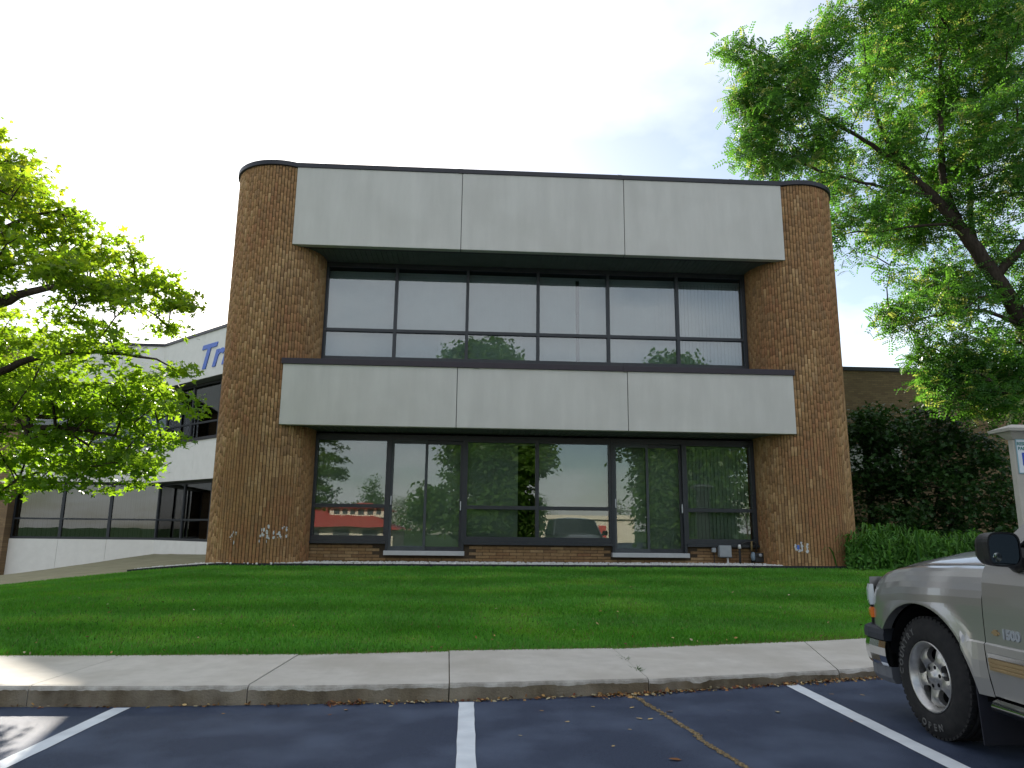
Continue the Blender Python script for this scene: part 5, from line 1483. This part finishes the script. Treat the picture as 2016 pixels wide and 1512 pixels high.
# ------------------------------------------------------------------ across the road: what the windows mirror
M['redroof'] = mat('red_roof', (0.42, 0.06, 0.05), (0.50, 0.08, 0.06), 0.6, 0.2, scale=2)
M['cream'] = mat('cream_wall', (0.60, 0.54, 0.42), (0.68, 0.62, 0.50), 0.8, 0.2, scale=1)
M['yellowsign'] = mat('yellow_sign', (0.75, 0.50, 0.03), (0.8, 0.55, 0.04), 0.6)
def hip(mb, x0, x1, y0, y1, z0, z1, inset):
    a = [(x0, y0, z0), (x1, y0, z0), (x1, y1, z0), (x0, y1, z0)]; ym = (y0 + y1) / 2
    mb.add(a + [(x0 + inset, ym, z1), (x1 - inset, ym, z1)], [(0, 1, 5, 4), (1, 2, 5), (2, 3, 4, 5), (3, 0, 4), (3, 2, 1, 0)])
rst = empty('red_roofed_restaurant', (-13, -52, -.9), 'cream building with stepped red roof mirrored in the lower left window', 'building')
mb = MB(); mb.box(-22, -8.2, -58, -46, -.9, 1.3); mb.build('wall', M['cream'], rst)
mb = MB(); hip(mb, -23.5, -7.4, -60, -44.5, 1.3, 3.4, 6); mb.build('roof', M['redroof'], rst)
mb = MB(); mb.box(-15.5, -9.6, -55, -49, 2.3, 3.35); mb.build('clerestory', M['cream'], rst)
mb = MB(); hip(mb, -16.2, -9.0, -56, -48.2, 3.35, 4.7, 2.5); mb.build('upper_roof', M['redroof'], rst)
for x in np.linspace(-15.1, -10.6, 6):
    mb = MB(); mb.box(x, x + .55, -48.99, -48.94, 2.65, 3.2); mb.build('window', M['frame'], rst)
for x in (-20.5, -17.5, -14.5, -11.5):
    mb = MB(); mb.box(x, x + 1.6, -45.99, -45.92, -.2, 1.0); mb.build('window', M['frame'], rst)
shp = empty('flat_roofed_shop', (11, -52, -.9), 'cream flat roofed shop with red panels mirrored in the middle lower windows', 'building')
mb = MB(); mb.box(5.0, 18.5, -60, -48, -.9, 2.6); mb.build('wall', M['cream'], shp)
for a, b in ((9.0, 9.6), (10.2, 13.0), (14.2, 15)):
    mb = MB(); mb.box(a, b, -47.99, -47.9, -.5, 2.0); mb.build('red_panel', M['redroof'], shp)
mb = MB(); mb.box(4.8, 18.7, -60.2, -47.6, 2.6, 3.0); mb.build('roof_band', M['cream'], shp)
mb = MB(); mb.box(4.6, 5.7, -47.5, -47.3, 2.3, 3.1); mb.build('yellow_sign', M['yellowsign'], shp)
def far_tree(x, y, h, rad, label, seed, group=None, zb=-.9, n=26000, low=.22, leaf=(.22, .42), proto=None):
    rr = random.Random(seed); lobes = []
    for k in range(16):
        a = rr.uniform(0, 2 * PI); q = rr.uniform(.1, .75); zt = rr.uniform(low, .9)
        env = math.sin(min(1, (zt - low + .12) / (1 - low)) * PI) ** .6
        lobes.append((x + math.cos(a) * rad * q * env, y + math.sin(a) * rad * q * env, zb + h * zt, rad * rr.uniform(.28, .42)))
    lobes.append((x, y, zb + h * .93, rad * .3)); lobes += [(x, y, zb + h * q, rad * .5) for q in (.3, .45, .6, .75)]
    b = (x, y, zb)
    tree('shade_tree', b, [([b, (x + .1, y, zb + h * .3), (x - .1, y, zb + h * .6), (x, y, zb + h * .9)], .22, .05)], lobes, label, 'tree', 190, n, proto or oval_proto(), leaf,
         ((.06, .14, .03), (.14, .24, .05)), M['leaf'], seed, flat=.6, spread=rad * .13, group=group, twig=.03)
QP = (np.array([(0, 0, 0), (.42, .5, -.05), (0, 1.1, -.12), (-.42, .5, -.05)]), np.array([(0, 1, 2, 3)]))
far_tree(1.0, -13.5, 14.2, 5.4, 'broad shade tree across the car park mirrored in the middle windows', 51, n=80000, low=.10, leaf=(.19, .36), proto=QP)
far_tree(13.4, -13.0, 13.2, 5.9, 'shade tree across the car park mirrored in the right hand windows', 52, n=80000, low=.08, leaf=(.19, .36), proto=QP)
far_tree(-16, -85, 11, 3.5, 'distant rounded tree mirrored in the lower left window', 53, n=3000)
far_tree(-30, -80, 12, 3, 'distant pointed tree mirrored at the left end of the lower window', 54, n=3000)
for k in range(9):
    far_tree(-60 + k * 15 + random.uniform(-3, 3), -105 - random.uniform(0, 10), random.uniform(7, 9.5), 6, 'distant tree in the row behind the red roofed restaurant', 60 + k, group='distant trees mirrored behind the restaurant', n=1500, low=.1)
